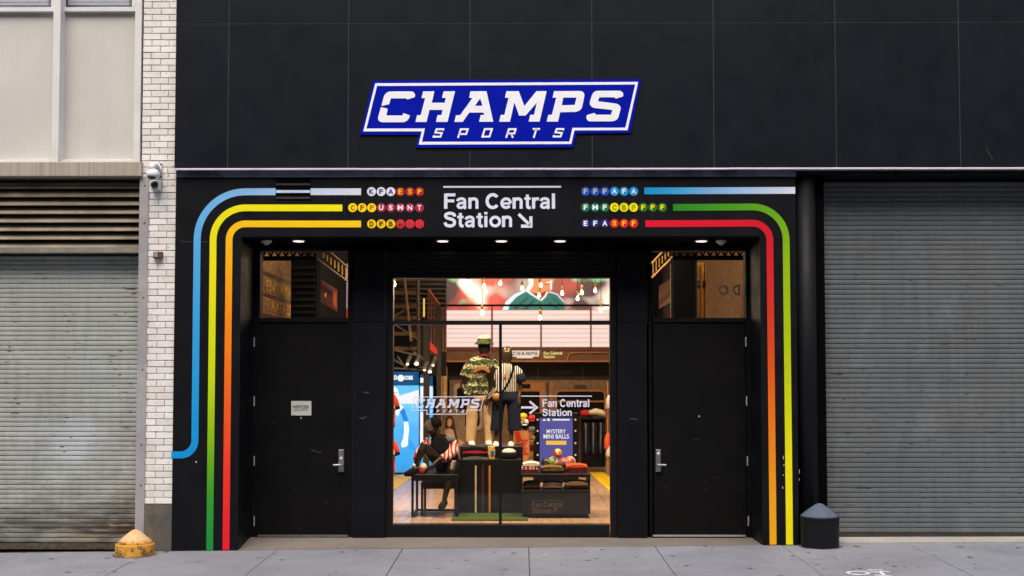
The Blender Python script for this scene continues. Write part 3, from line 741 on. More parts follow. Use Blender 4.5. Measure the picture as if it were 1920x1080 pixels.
for i in range(1, nbld): again(b0, bb + Vector((0, 0, i*pp)))
obj('bottom_rail', MB().pbox(-600, 464.5, 262.5, 473.5, YL-.012, .17), plain('rail_olive_grey', (.20,.19,.15), .6), lv)
YV_ = .22
sh = obj('roller_shutter', MB().box(NX, xc0+.02, YV_+.05, YV_+.08, -.2, Z(462, YV_, 100)), M['dark_gap'], nb)
slats(sh, NX, xc0+.006, YV_, Z(470, YV_, 100), Z(1018, YV_, 100), .0462, M['shut_left'])
obj('bottom_bar', MB().pbox(-600, 1018.2, 262.5, 1026, YV_-.01, .04).pbox(-600, 1026.3, 262.5, 1030, YV_-.03, .06), plain('bottom_bar_rusty', (.10,.075,.055), .7, .2, .4, .4, 20), sh)
obj('sill_band', MB().pbox(-600, 304.5, 265, 330, -.04, .35, .004), M['bay_sill'], nb)
YB = .14
def vbox(mb, x0, z_top, x1, z_bot, Y, dep, bv=0):
    """an upright member: x read at mid height of the bay, z from the picture rows"""
    return mb.bev(X(x0, Y, 150), X(x1, Y, 150), Y, Y+dep, Z(z_bot, Y, 150), Z(z_top, Y, 150), bv) if bv else mb.box(X(x0, Y, 150), X(x1, Y, 150), Y, Y+dep, Z(z_bot, Y, 150), Z(z_top, Y, 150))
bay = obj('window_bay', vbox(MB(), -600, -420, 267.5, 304.4, YB+.03, .3), M['channel'], nb)
for a, b in ((-300, -117), (-112, 101), (111, 253)):
    obj('infill_panel', vbox(MB(), a, 24, b, 300, YB, .028, .003), M['panel'], bay)
    wf = obj('window_frame', vbox(MB(), a, 13.5, b, 21.5, YB-.05, .08, .003), M['mullion'], bay)
    for u, v in ((a+2, a+9), (b-8, b-1)): obj('frame_stile', vbox(MB(), u, -300, v, 13.2, YB-.012, .05, .003), M['mullion'], bay)
    obj('sash', vbox(MB(), a+9.5, 10.4, b-8.5, 13.4, YB-.006, .03, .002), M['flash'], bay)
    for u, v in ((a+9.5, a+13), (b-12, b-8.5)): obj('sash', vbox(MB(), u, -300, v, 10.2, YB-.006, .03), M['flash'], bay)
    for i in range(4): obj('slat', vbox(MB(), a+13.5, 4.5-i*6, b-12.5, 9.7-i*6, YB+.012, .006, .001), M['glazing_blind'], bay)
for a, b in ((-117, -105), (98, 111.5), (251.5, 264)):
    obj('mullion', vbox(MB(), a, -420, b, 304.2, .0, .165, .003), M['mullion'], bay)
obj('bay_ledge', MB().pbox(-600, 300.3, 252, 304.2, YB-.09, .1, .003), M['mullion'], bay)

def grime(parent, n, x0, x1, xe, Y, zb, zt, p, m, zlo, zhi):
    mb = MB(); k = int(round((zt-zb)/p)); p = (zt-zb)/k
    for _ in range(n):
        r = random.randrange(int(k*zlo), int(k*zhi)); edge = random.random() < .3
        cx_ = xe + random.uniform(-.22, .22)*(1 if edge else 0) if edge else random.choice([x0+.35+.52*q + random.uniform(-.09, .09) for q in range(5)] + [random.uniform(x0, x1)])
        if not x0+.02 < cx_ < x1-.02: continue
        w = random.choice((.006, .008, .012, .016, .024, .07 if edge else .02))*random.uniform(.7, 1.3); h = random.uniform(.0025, .007); cz_ = zb + r*p + p*random.choice((.12, .95, .9, random.uniform(.2, .9)))
        q = [(cx_ + w*random.uniform(.6, 1)*math.cos(t*.6283), cz_ + h*random.uniform(.6, 1)*math.sin(t*.6283)) for t in range(10)]
        mb.prism([q], Y-.0022, Y-.0012)
    obj('grime_spots', mb, m, parent, kind='stuff')
M['grime'] = plain('grime_dark', (.10,.09,.078), .9, 0, .1, .4, 40)
M['grime_right'] = plain('grime_dark_grey', (.062,.066,.07), .9, 0, .1, .4, 40)
grime(sh, 130, -5.2, xc0, xc0-.12, YV_, Z(1018, YV_, 100), Z(470, YV_, 100), .0462, M['grime'], .30, .97)
grime(rs, 120, X(1548, YR, 650), 5.0, X(1548, YR, 650)+.2, YR, Z(999.5, YR, 1700), Z(341, YR, 1700), .0472, M['grime_right'], .03, .96)
gs_ = MB(); gl_ = MB()
for i in range(330):
    x = random.uniform(-5.2, 5.2); y = random.uniform(-2.2, -.03); r = random.choice((.006, .008, .010, .014, .02, .03))*random.uniform(.7, 1.2)
    q = [(x + r*random.uniform(.6, 1.1)*math.cos(t*.7854), y + r*random.uniform(.6, 1.2)*math.sin(t*.7854)) for t in range(8)]
    m_ = gl_ if i % 7 == 0 else gs_; n_ = len(m_.v); m_.v += [Vector((u, v, pz(u, v)+.0026)) for u, v in q]; m_.f.append([n_+t for t in range(8)])
obj('gum_spots', gs_, plain('gum_spot_dark', (.105,.105,.115), .9, 0, .2, .4, 20), pav, kind='stuff')
obj('pale_spots', gl_, plain('spot_pale', (.34,.34,.36), .9, 0, .2, .2, 20), pav, kind='stuff')
dl = MB()
def dirt(pts, wmax):
    """an uneven band of trodden-in dirt along a line on the slabs"""
    n0 = len(dl.v); n = len(pts)
    for (x, y, nx, ny) in pts:
        w = wmax*random.uniform(.25, 1)
        for s_ in (0, w): u, v = x + nx*s_, y + ny*s_; dl.v.append(Vector((u, v, pz(u, v)+.0022)))
    for i in range(n-1): dl.f.append([n0+2*i+1, n0+2*i+3, n0+2*i+2, n0+2*i])
for x0, x1 in ((-5.2, EX0), (EX0, EX1), (EX1, 5.2)):
    k = int((x1-x0)/.05); dirt([(x0+(x1-x0)*i/k, .010, 0, -1) for i in range(k+1)], .035 if x0 != EX0 else .014)
for cx_, cy_, r in ((X(253, -.2, 1030), -.2, .172), (X(1537, -.08, 1000), -.08, .170)):
    dirt([(cx_+r*math.cos(-t*math.pi/24), cy_+r*math.sin(-t*math.pi/24), math.cos(-t*math.pi/24), math.sin(-t*math.pi/24)) for t in range(25)], .035)
obj('dirt_edge', dl, plain('dirt_edge_dark', (.085,.082,.08), .95, 0, .1, .4, 25), pav, kind='stuff')
# ------------------------------------------------------------------ small things on the fronts
def at(px, py, Y): return W(px, py, Y)
yg = thing('corner_guard', 'squat yellow concrete corner guard with worn cone top by the left shutter', 'corner guard', (X(253, -.2, 1040), -.2, -.08))
gx = X(253, -.2, 1030); gz = pz(gx, -.2)
obj('drum', MB().lathe((gx, -.2, gz-.02), [(.172, 0), (.175, .02), (.175, .118), (.169, .127)], 36), M['yellow'], yg)
obj('cone', MB().lathe((gx, -.2, gz), [(.170, .100), (.142, .132), (.09, .178), (.045, .214), (.018, .228), (.003, .231)], 36), M['yellow'], yg, smooth=True)
bk = thing('bollard', 'squat round black bollard with grey conical cap beside the right shutter', 'bollard', (X(1537, -.08, 1000), -.08, 0))
bx_ = X(1537, -.08, 1000)
obj('drum', MB().lathe((bx_, -.08, pz(bx_, 0)-.03), [(.172, 0), (.174, .03), (.176, .26), (.181, .29), (.181, .298), (.176, .303)], 40), M['bollard'], bk, smooth=False)
obj('cap', MB().lathe((bx_, -.08, pz(bx_, 0)-.03), [(.178, .304), (.165, .318), (.10, .37), (.03, .418), (.004, .425)], 40), M['cone_blue'], bk, smooth=True)
sc_ = thing('security_camera', 'white wall camera on an angled arm beside the sill band', 'camera', at(290, 325, 0))
Yc = -.16
obj('wall_plate', MB().bev(X(290, 0, 320), X(304, 0, 320), -.012, .010, Z(333, 0, 300), Z(307, 0, 300), .003), M['cam_white'], sc_)
ar = MB().loft([(at(299, 324, -.01), .030, .030), (at(294, 315, -.07), .032, .03), (at(288.5, 308.5, Yc), .030, .030), (at(286, 306, Yc), .02, .02)], 14)
obj('arm', ar, M['cam_white'], sc_, smooth=True)
obj('neck', MB().loft([(at(286.5, 305, Yc), .022, .022), (at(286, 312, Yc), .033, .033), (at(286, 320, Yc), .033, .033)], 16), M['cam_white'], sc_, smooth=True)
obj('housing', MB().lathe((at(287, 331, Yc)), [(.045, -.004), (.058, .0), (.062, .012), (.058, .04), (.04, .062), (.03, .068)], 24), M['cam_white'], sc_, smooth=True)
obj('dome', MB().ball(at(285, 331, Yc), .042, .042, .03), M['lens'], sc_, smooth=True)
for py in (308, 332): obj('bolt', MB().ball(at(302, py, -.012), .010, .008, .010, 8, 5), M['rust'], sc_)
s2 = thing('security_camera', 'small square camera with black dome lens under the white arm camera', 'camera', at(291, 347, 0))
obj('housing', MB().bev(X(283, -.06, 347), X(300, -.06, 347), -.06, .010, Z(356, -.06, 290), Z(338.5, -.06, 290), .006), M['cam_white'], s2)
obj('dome', MB().ball(at(289.5, 346, -.06), .036, .03, .036), M['lens'], s2, smooth=True)
obj('gasket', MB().bev(X(299, -.02, 347), X(303, -.02, 347), -.03, .010, Z(357, -.02, 290), Z(340, -.02, 290), .003), M['box_grey'], s2)
jb = thing('junction_box', 'small rusty junction box on the white brick pier', 'box', at(295, 478, 0))
obj('body', MB().bev(X(287, -.035, 478), X(303, -.035, 478), -.035, .011, Z(484, -.035, 290), Z(472, -.035, 290), .003), M['rust'], jb)
obj('cover', MB().bev(X(288, -.04, 478), X(295.5, -.04, 478), -.04, -.0355, Z(482, -.04, 290), Z(471.5, -.04, 290), .002), M['box_grey'], jb)
pq = thing('notice_plaque', 'white plaque lettered NYC33 on the left black door', 'sign', at(564.5, 765, YD))
obj('board', MB().pbox(546, 752, 583.5, 779, YD-.006, .007, .001), M['plaque'], pq)
obj('lettering', ptext('NYC33', 550.5, 760, 578.5, 766, YD-.0065, bold=.03), M['ink'], pq)
obj('small_print', ptext('330 W 34TH ST', 552, 767.8, 576, 770, YD-.0065, bold=.02), M['ink'], pq)
def downlight(px, py, label):
    d0 = ROT @ Vector(((px-CX)/FPX, -(py-CY)/FPX, -1.0)); zc = ZS-.012; p = CAM + d0*((zc-CAM.z)/d0.z)
    t = thing('downlight', label, 'ceiling light', p, 'round downlights in the entrance soffit')
    obj('trim_ring', MB().lathe(p + Vector((0,0,-.008)), [(.064, .0075), (.064, 0), (.053, -.001), (.053, .0075)], 24), M['sensor'], t)
    obj('lamp_disc', MB().lathe(p + Vector((0,0,-.012)), [(.050, .004), (.050, 0)], 24), M['lamp_on'], t)
    l = bpy.data.lights.new('downlight_beam', 'SPOT'); l.energy = 1.1; l.color = (1, .52, .26); l.spot_size = R(95); l.spot_blend = .8; l.shadow_soft_size = .05
    lo = bpy.data.objects.new('downlight_beam', l); COL.objects.link(lo); lo.location = p + Vector((0, 0, -.03))
    return p
for px, lab in ((560, 'lit round downlight over the left door'), (830, 'lit round downlight over the window, leftmost of the middle three'), (940, 'lit round downlight over the middle of the window'),
                (1050, 'lit round downlight over the window, rightmost of the middle three'), (1315, 'lit round downlight over the right door')):
    downlight(px, 450.8, lab)
for px, lab in ((499.5, 'small pale sensor in the soffit over the left door'), (1352, 'small pale sensor in the soffit over the right door')):
    d0 = ROT @ Vector(((px-CX)/FPX, -(451-CY)/FPX, -1.0)); p = CAM + d0*((ZS-.012-CAM.z)/d0.z)
    t = thing('sensor', lab, 'sensor', p, 'sensors in the entrance soffit')
    obj('base', MB().lathe(p + Vector((0,0,-.022)), [(.045, 0), (.05, .004), (.05, .0215)], 20), M['sensor'], t)
    obj('dome', MB().ball(p + Vector((0,0,-.024)), .03, .03, .02), M['sensor'], t, smooth=True)

obj('far_pavement', MB().box(-60, 60, -19.98, -16.0, -.5, -.20), M['pave'], kind='structure')
# ------------------------------------------------------------------ the building across the street, which shades and is mirrored
ob = thing('opposite_building', 'brown masonry building across the street behind the viewer', 'building', (0, -20, 0))
ow = obj('wall', MB().box(-30, 30, -28, -20, -.5, 20.0), plain('masonry_brown', (.06,.047,.04), .85, 0, .3, .3, 2), ob)
wm0 = None
for i in range(14):
    for j in range(5):
        p = Vector((-26 + i*4, -19.98, 2.6 + j*3.8))
        if wm0 is None: wm0 = obj('window', MB().box(p.x-.8, p.x+.8, -20.0, -19.96, p.z-1.1, p.z+1.1), plain('window_dark_glass', (.02,.025,.03), .1), ob)
        else: again(wm0, p)
# ------------------------------------------------------------------ inside the shop: shell
IX0, IX1, IYB, IZ = -3.0, 2.75, 13.6, 4.7
def wood():
    n = N('shop_floor_wood'); g_ = n.ramp(n.noise(3, n.vec((6, .5, 1)), 5), .3, .7)
    cc = n.mix(g_, (.40,.25,.14,1), (.62,.41,.25,1)); cc = n.mix(n.mul(n.rnd(), .6), cc, (.34,.22,.14,1))
    return n.out(cc, .25, 0, .5)
M['wood'] = wood()
fl = obj('shop_floor', MB().box(IX0, IX1, .70, IYB, -.1, -.006), M['matte'], kind='structure')
pw = (IX1-IX0)/20; p0 = None
for r in range(4):
    for i in range(20):
        y0 = .70 + r*2.0 - (.0 if i % 2 else 1.0)*(r > 0); x = IX0 + (i+.5)*pw; 
        if p0 is None: p0 = obj('plank', MB().box(x-pw/2+.0015, x+pw/2-.0015, .78, 2.77, -.006, .0), M['wood'], fl)
        else: again(p0, Vector((x, .775 + 1.0 + r*2.0, -.003)))
obj('floor_boards', MB().box(IX0, IX1, 8.78, IYB, -.006, -.001), M['wood'], fl, kind='stuff')
M['floor_yellow'] = plain('floor_yellow_paint', (.82,.52,.005), .5, 0, .3)
def floor_quad(pts, z0, z1):
    P = [WZ(a, b, z1) for a, b in pts]
    return MB().add([(p.x, p.y, z1) for p in P] + [(p.x, p.y, z0) for p in P], [(0,1,2,3)] + [(i, 4+i, 4+(i+1) % 4, (i+1) % 4) for i in range(4)])
obj('floor_stripe', floor_quad([(700, 946), (771, 896), (771, 884), (700, 903)][::1], .001, .004), M['floor_yellow'], fl)
obj('floor_stripe', floor_quad([(1104, 885), (1160, 935), (1160, 907), (1131, 885)], .001, .004), M['floor_yellow'], fl)
def brickwall():
    n = N('painted_brick_wall'); b = n.n.new('ShaderNodeTexBrick'); v = n.n.new('ShaderNodeCombineXYZ'); x = n.xyz()
    n.lk(x[1], v.inputs[0]); n.lk(x[2], v.inputs[1]); n.lk(v.outputs[0], b.inputs[0])
    b.inputs['Scale'].default_value = 7.5; b.inputs['Mortar Size'].default_value = .03; b.inputs['Color1'].default_value = (.34,.19,.06,1); b.inputs['Color2'].default_value = (.20,.105,.035,1); b.inputs['Mortar'].default_value = (.10,.055,.025,1)
    n.bump(b.outputs[1], .5); return n.out(b.outputs[0], .8)
M['ibrick'] = brickwall()
M['dark_wall'] = plain('interior_dark_wall', (.007,.006,.006), .8, 0, .2)
obj('left_wall', MB().box(IX0-.2, IX0, .78, 5.2, -.1, IZ), M['ibrick'], kind='structure')
obj('left_wall', MB().box(IX0-.2, IX0, 5.202, IYB, -.1, IZ), M['dark_wall'], kind='structure')
obj('right_wall', MB().box(IX1, IX1+.2, .78, 7.6, -.1, IZ), M['ibrick'], kind='structure')
obj('right_wall', MB().box(IX1, IX1+.2, 7.602, IYB, -.1, IZ), M['dark_wall'], kind='structure')
obj('back_wall', MB().box(IX0-.2, IX1+.2, IYB, IYB+.2, -.1, IZ), M['dark_wall'], kind='structure')
obj('ceiling', MB().box(IX0-.2, IX1+.2, .92, IYB+.2, IZ, IZ+.1), M['dark_wall'], kind='structure')

def em(name, col, s): 
    if name not in M: M[name] = glow(name, c(*col), s*.58)
    return M[name]
def pt(name, col, **k):
    if name not in M: M[name] = plain(name, c(*col)[:3], **k)
    return M[name]
def lamp(kind, loc, energy, col, size=.1, spot=None, aim=None):
    l = bpy.data.lights.new('shop_light', kind); l.energy = energy; l.color = col
    if kind == 'AREA': l.size = size
    else: l.shadow_soft_size = size
    if spot: l.spot_size = R(spot); l.spot_blend = .6
    o = bpy.data.objects.new('shop_light', l); COL.objects.link(o); o.location = loc
    if aim is not None: o.rotation_euler = (Vector(loc)-Vector(aim)).to_track_quat('Z', 'Y').to_euler()
WARM = (1, .74, .49)
# ceiling track spotlights of the shop (the fittings hang above what the window shows)
for x, y, e, ax, ay, az_ in ((-1.5, 1.2, 60, -.6, 2.6, .9), (.9, 1.2, 60, .1, 3.0, .9), (-.2, 1.0, 40, -.2, 2.8, .6), (1.3, 2.6, 70, .8, 5.5, 0), (-1.2, 2.6, 100, -1.75, 5.4, 0), (1.2, 5.5, 90, 1.25, 7.4, 0), (.6, 7.0, 42, .6, 12.5, .8), (-.9, 7.0, 28, -.8, 12.5, 1), (1.2, 1.1, 45, .9, 1.6, 0), (-1.3, 1.1, 45, -1.1, 1.6, 0)):
    lamp('SPOT', (x, y, 4.3), e*4.3, WARM, .12, 75, (ax, ay, az_))
for y in (3.5, 6.5, 9.5): lamp('POINT', (-.2, y, 4.2), 40, WARM, .3)
lamp('SPOT', (-2.2, 2.4, 4.4), 85, WARM, .1, 90, (-3.0, 2.6, 2.6)); lamp('SPOT', (1.9, 2.4, 4.4), 55, WARM, .1, 90, (2.75, 3.2, 2.6))

# hanging bulbs
M['bulb'] = glow('bulb_lit', (1, .74, .40, 1), 5.0)
M['brass'] = plain('bulb_socket_brass', (.55,.33,.08), .35, .7)
BP = [(739,533,1.6,'leftmost in the top pane'),(878,530,3.0,'above the left part of the screen'),(908,537,3.2,'upper of a close pair over the screen'),(910.5,547,4.2,'lower of a close pair over the screen'),
      (938,531,3.4,'hanging over the middle of the screen'),(979,541,5.2,"beside the screen player's shoulder"),(1014,535,3.6,"in front of the screen player's chin"),(1011,554,4.6,"on the screen player's collar"),
      (1054,550,3.9,"right of the screen player's shoulder"),(1083,560,4.4,'lower of the pair right of the player'),(1091,549,3.5,'upper of the pair right of the player'),(1116,545,4.8,'over the bright right end of the screen'),
      (904,587,2.6,'low before the left pale panel'),(1013,596,2.9,'low beside the middle railing post'),(1127,582,2.7,'low before the right pale panel')]
hb = None
for px, py, Y, lab in BP:
    p = W(px, py, Y); lab = 'lit bare bulb on a cord, ' + lab
    if hb is None:
        hb = thing('hanging_bulb', lab, 'lamp', p, 'bare bulbs on cords in the window')
        obj('cord', MB().box(p.x-.003, p.x+.003, p.y-.003, p.y+.003, p.z+.09, p.z+1.9), M['matte'], hb)
        obj('socket', MB().lathe(p, [(.011, .035), (.016, .04), (.016, .085), (.006, .10)], 10), M['brass'], hb)
        obj('globe', MB().lathe(p, [(.004, -.025), (.014, -.022), (.021, -.009), (.021, .002), (.014, .019), (.009, .038)], 14), M['bulb'], hb, smooth=True)
    else: copy_thing(hb, p, lab)
    if py < 560 and int(px) % 2 == 0: lamp('POINT', (p.x, p.y, p.z - .06), 2.5, WARM, .03)

# ------------------------------------------------------------------ big screen, pale panels, railing on the gallery
YSc = 12.6; YRl = 11.6
def screen_mat():
    n = N('led_screen_picture')
    a = n.noise(1.3, n.vec(loc=(3.1, 0, 1.7)), 1); b = n.noise(1.6, n.vec(loc=(8.4, 0, 5.2)), 1); d = n.noise(2.4, n.vec(loc=(1.4, 0, 9.2)), 1)
    cc = n.mix(n.ramp(a, .40, .58), (.09,.035,.04,1), (.95,.085,.06,1)); cc = n.mix(n.ramp(b, .50, .62), cc, (1.3,1.0,.82,1)); cc = n.mix(n.ramp(d, .62, .72), cc, (.25,.62,.28,1))
    x_ = n.xyz()[0]; band = n.mul(n.ramp(x_, X(925, YSc), X(955, YSc)), n.ramp(x_, X(1075, YSc), X(1045, YSc)))
    cc = n.mix(n.mul(band, .65), cc, (.035,.02,.022,1))
    n.lk(cc, n.b.inputs['Emission Color']); n.b.inputs['Emission Strength'].default_value = .72
    return n.out((.02,.02,.02,1), .4)
scr = thing('led_screen', 'large glowing screen showing a player in a green shirt', 'screen', W(990, 540, YSc))
obj('panel', MB().pbox(837, 440, 1215, 581, YSc, .1), screen_mat(), scr)
def flatp(name, loops, Y, col, s, parent, dep=.004):
    return obj(name, MB().pprism(loops, Y, dep), em('screen_%02x%02x%02x' % col, col, s), parent)
flatp('picture_skin', [[(993,518),(991,490),(1000,468),(1020,460),(1036,470),(1040,495),(1038,528),(1030,545),(1026,556),(1015,566),(1002,553),(992,545),(997,532)]], YSc-.02, (250,140,92), 1.25, scr)
flatp('picture_shade', [[(998,548),(1010,551),(1028,544),(1022,553),(1014,560),(1004,555)]], YSc-.026, (150,58,34), .9, scr)
flatp('picture_mouth', [[(1020,532),(1033,526),(1033,531),(1024,534)]], YSc-.026, (90,24,20), .8, scr)
flatp('picture_teeth', [[(1023,530.5),(1033,526.5),(1033,529),(1025,532)]], YSc-.034, (255,250,245), 1.2, scr)
flatp('picture_highlight', [[(989,518),(1000,520),(1000,535),(992,547),(986,543),(992,532)]], YSc-.03, (255,240,225), 1.3, scr)
flatp('picture_highlight', [[(1031,528),(1035,524),(1035,542),(1032,545)]], YSc-.03, (255,236,222), 1.2, scr)
flatp('picture_shirt', [[(944,581),(950,568),(966,555),(985,546),(996,550),(1014,562),(1025,551),(1040,549),(1054,560),(1060,581)]], YSc-.02, (4,120,108), 1.0, scr)
for s_ in ([(962,578),(990,556),(992,558),(968,580)], [(980,580),(1000,562),(1003,564),(988,581)], [(1030,566),(1050,580),(1046,581),(1028,569)], [(1038,558),(1056,574),(1056,577),(1036,560)]):
    flatp('picture_pattern', [s_], YSc-.026, (10,70,66), 1.0, scr)
flatp('picture_trim', [[(942,581),(948,566),(964,552),(985,543),(987,546),(968,557),(956,570),(953,581)]], YSc-.03, (225,245,245), 1.2, scr)
cm = MB(); stroke(cm, [(W(a, b, YSc-.03).x, W(a, b, YSc-.03).z) for a, b in ((986,544),(994,550),(1014,563),(1022,556),(1026,547))], .03, YSc-.03, .006); obj('picture_collar', cm, em('screen_e6f5f5', (230,245,245), 1.2), scr)
cm = MB(); stroke(cm, [(W(a, b, YSc-.03).x, W(a, b, YSc-.03).z) for a, b in ((1030,547),(1045,552),(1057,566))], .018, YSc-.03, .006); obj('picture_trim', cm, em('screen_e6f5f5', (230,245,245), 1.2), scr)
pl = thing('light_wall', 'pale pink lit panels behind the gallery railing under the screen', 'light panel', W(990, 615, YSc-.06))
for i in range(8):
    y0 = 581.5 + i*8.65; obj('panel', MB().pbox(837, y0+.15, 1215, y0+8.5, YSc-.06, .04), em('light_wall_pink', (255,224,214), 1.05), pl)
rl = thing('gallery_railing', 'thin dark railing across the gallery in front of the lit screen', 'railing', W(990, 650, YRl))
M['rail'] = plain('railing_dark_red', (.22,.02,.02), .5)
obj('handrail', MB().pbox(800, 570.6, 1215, 574.2, YRl, .05), M['matte'], rl)
for px in (812, 922.5, 1014.5, 1108, 1190): obj('post', MB().pbox(px-1.7, 574.4, px+1.7, 655, YRl, .045), M['rail'], rl)
for i in range(9): obj('cable', MB().pbox(800, 581.4+i*8.65, 1215, 581.9+i*8.65, YRl+.01, .01), plain('cable_glow_tint', (.60,.22,.20), .5) if i == 0 else bpy.data.materials['cable_glow_tint'], rl)  # the red glow on the cables is put into their colour
gal = thing('gallery', 'brown gallery edge with signs and an orange trim line over the subway car', 'gallery', W(990, 670, 11.4))
obj('deck', MB().pbox(800, 650.5, 1215, 657.5, 11.4, 2.1), pt('gallery_edge_red', (110,52,44)), gal)
obj('fascia', MB().pbox(800, 657.8, 1215, 677.5, 11.42, 2.0), pt('gallery_brown', (118,80,58)), gal)
obj('trim_line', MB().pbox(800, 676.2, 1215, 678.6, 11.39, .1), pt('gallery_orange', (205,130,70)), gal)
tm = MB(); stroke(tm, [(W(a, b, 11.38).x, W(a, b, 11.38).z) for a, b in ((1064,676),(1064.5,671),(1067,664),(1072,661.5),(1080,661),(1215,661))], .018, 11.38, .03); obj('curved_trim', tm, bpy.data.materials['gallery_orange'], gal)
fx, fy = fitter(958, 657.5, 1012, 671.5, 11.36)
back, outer, inner, let, small = sign_loops(fx, fy)
gs = thing('gallery_sign', 'small lit slanted pale sign on the brown gallery edge', 'sign', W(985, 665, 11.38))
obj('backing', MB().prism([back], 11.37, 11.41), em('sign_glow_cream', (255,235,215), .9), gs)
gm = MB()
for l in let: gm.prism(l, 11.362, 11.369)
obj('lettering', gm, pt('sign_dark_brown', (70,40,34)), gs)
g2 = thing('gallery_sign', 'small yellow lit two line lettering on the gallery edge, right of the slanted sign', 'sign', W(1037, 665, 11.38))
obj('lettering', ptext('Fan Central', 1019.5, 659, 1054, 665, 11.39, bold=.02), em('letter_glow_yellow', (255,232,150), 1.0), g2)
obj('lettering', ptext('Station', 1019.5, 666, 1040, 671.5, 11.39, bold=.02), em('letter_glow_yellow', (255,232,150), 1.0), g2)
# subway car standing at the back
YV = 11.9
car = thing('subway_car', 'tan subway car mock-up with dark windows across the back of the shop', 'subway car', W(990, 860, YV))
M['car_tan'] = plain('car_tan_metal', c(196,132,78)[:3], .4, .1); M['car_grey'] = plain('car_grey_metal', c(150,118,88)[:3], .4, .2); M['car_pane'] = plain('car_window_dark', c(34,27,24)[:3], .15)
obj('body', MB().pbox(843, 712, 1215, 862, YV, .8), M['car_grey'], car)
obj('roof_band', MB().pbox(820, 679.5, 1215, 711.5, YV-.02, .8), pt('roof_band_dark', (26,23,25)), car)
for px in (1009, 1094): obj('band_post', MB().pbox(px-1.4, 688, px+1.4, 711, YV-.05, .03), pt('band_post_brown', (92,68,62)), car)
obj('destination_lettering', ptext('CHAMPS', 1031, 694, 1073, 702, YV-.045, bold=.02, shear=.2), pt('lettering_faint', (96,74,68)), car)
dr = obj('door', MB().pbox(960, 716.5, 1024, 862, YV-.03, .03, .01), M['car_tan'], car)
obj('window', MB().pbox(966, 734, 1012, 800, YV-.04, .01), M['car_pane'], dr)
obj('header_display', MB().pbox(977, 720, 994.5, 728, YV-.04, .01), M['car_pane'], dr)
obj('door_gap', MB().pbox(1024.5, 716.5, 1029.5, 862, YV-.025, .03), pt('door_gap_grey', (92,80,78)), car)
obj('side_panel', MB().pbox(1030, 716.5, 1037, 862, YV-.03, .03), M['car_tan'], car)
def rr(x0, y0, x1, y1, r):
    P = []
    for cx_, cy_, a in ((x1-r, y0+r, 90), (x0+r, y0+r, 180), (x0+r, y1-r, 270), (x1-r, y1-r, 360)): P += arc(cx_, cy_, r, a-90, a, 5)
    return P
wn = obj('window', MB().pprism([rr(1043, 733, 1134, 815, 8)], YV-.02, .03), M['car_pane'], car)
obj('window_frame', MB().pprism([rr(1040.5, 730.5, 1136.5, 818, 10), rr(1044, 734, 1133, 814, 7)], YV-.04, .02), M['car_tan'], wn)
obj('window_bar', MB().pbox(1044.3, 751, 1132.7, 754, YV-.035, .01), M['car_tan'], wn)
obj('vent_plate', MB().pbox(1077, 722, 1099, 728, YV-.02, .02), pt('vent_dark', (74,60,44)), car)
w2 = obj('window', MB().pprism([rr(856, 726, 900, 800, 6)], YV-.02, .03), M['car_pane'], car)
obj('window_frame', MB().pprism([rr(851, 719, 905, 806, 8), rr(856.4, 726.4, 899.6, 799.6, 6)], YV-.04, .02), pt('car_pale_frame', (205,180,160)), w2)
obj('column', MB().loft([(W(824, 870, 11), .052, .05), (W(824, 688, 11), .052, .05)], 14), pt('column_pale', (205,160,108)), car, smooth=True)
obj('column', MB().loft([(W(834, 870, 11.2), .045, .05), (W(834, 688, 11.2), .045, .05)], 14), bpy.data.materials['column_pale'], car, smooth=True)

# ------------------------------------------------------------------ stairs and scaffold on the left
Yt = 7.2
M['scaf'] = plain('scaffold_grey_steel', (.20,.17,.15), .4, .4); M['tread'] = plain('stair_tread_ochre', (.22,.14,.045), .6); M['redrail'] = plain('railing_red', (.50,.05,.03), .5)
M['bal'] = plain('baluster_rust_red', (.20,.055,.03), .5)
stc = thing('staircase', 'steel staircase with ochre treads and red rails behind the left window', 'staircase', W(780, 700, Yt))
for i, py in enumerate((520, 545, 571, 592, 622, 650)):
    obj('tread', MB().pbox(733 if i < 4 else 738, py, 782, py+6.5, Yt+.1*i, .28), M['tread'], stc)
for (a, b), (a2, b2) in (((757, 515), (771, 640)), ((783, 505), (786, 690))):
    obj('stringer', MB().tube([W(a, b, Yt-.1), W(a2, b2, Yt-.1)], .022 if a < 770 else .028, 8), plain('stringer_tan', (.34,.21,.12), .5) if a < 770 else M['scaf'], stc)
for (a, b), (a2, b2) in (((736, 594), (782, 568)), ((736, 606), (790, 640)), ((735, 655), (790, 668)), ((736, 673), (765, 690)), ((775, 660), (800, 678)), ((790, 690), (822, 676)), ((735, 690), (800, 694)), ((745, 668), (760, 690))):
    obj('brace', MB().tube([W(a, b, Yt-.02), W(a2, b2, Yt-.02)], .014, 6), M['scaf'], stc)
obj('back_plate', MB().pbox(770, 505, 837, 705, Yt+1.2, .05), pt('stair_back_dark', (24,20,16)), stc)
for i in range(9): obj('ceiling_batten', MB().pbox(733, 522+i*9, 837, 525+i*9, Yt+1.1, .05), pt('batten_brown', (46,36,26)), stc)
obj('handrail', MB().tube([W(803, 543, Yt-.2), W(824, 572, Yt-.2)], .018, 8), M['redrail'], stc)
for i in range(5):
    px = 803.5 + i*5.3; obj('baluster', MB().pbox(px-1.1, 545+i*7.2, px+1.1, 662+i*2, Yt-.21, .02), M['bal'], stc)
for px in (831, 836): obj('baluster', MB().pbox(px-1.2, 578, px+1.2, 660, Yt-.21, .02), M['bal'], stc)
obj('rail_panel', MB().pprism([[(806, 640), (821, 656), (821, 667), (806, 656)]], Yt-.24, .02), em('rail_panel_lit_red', (230,52,30), .8), stc)
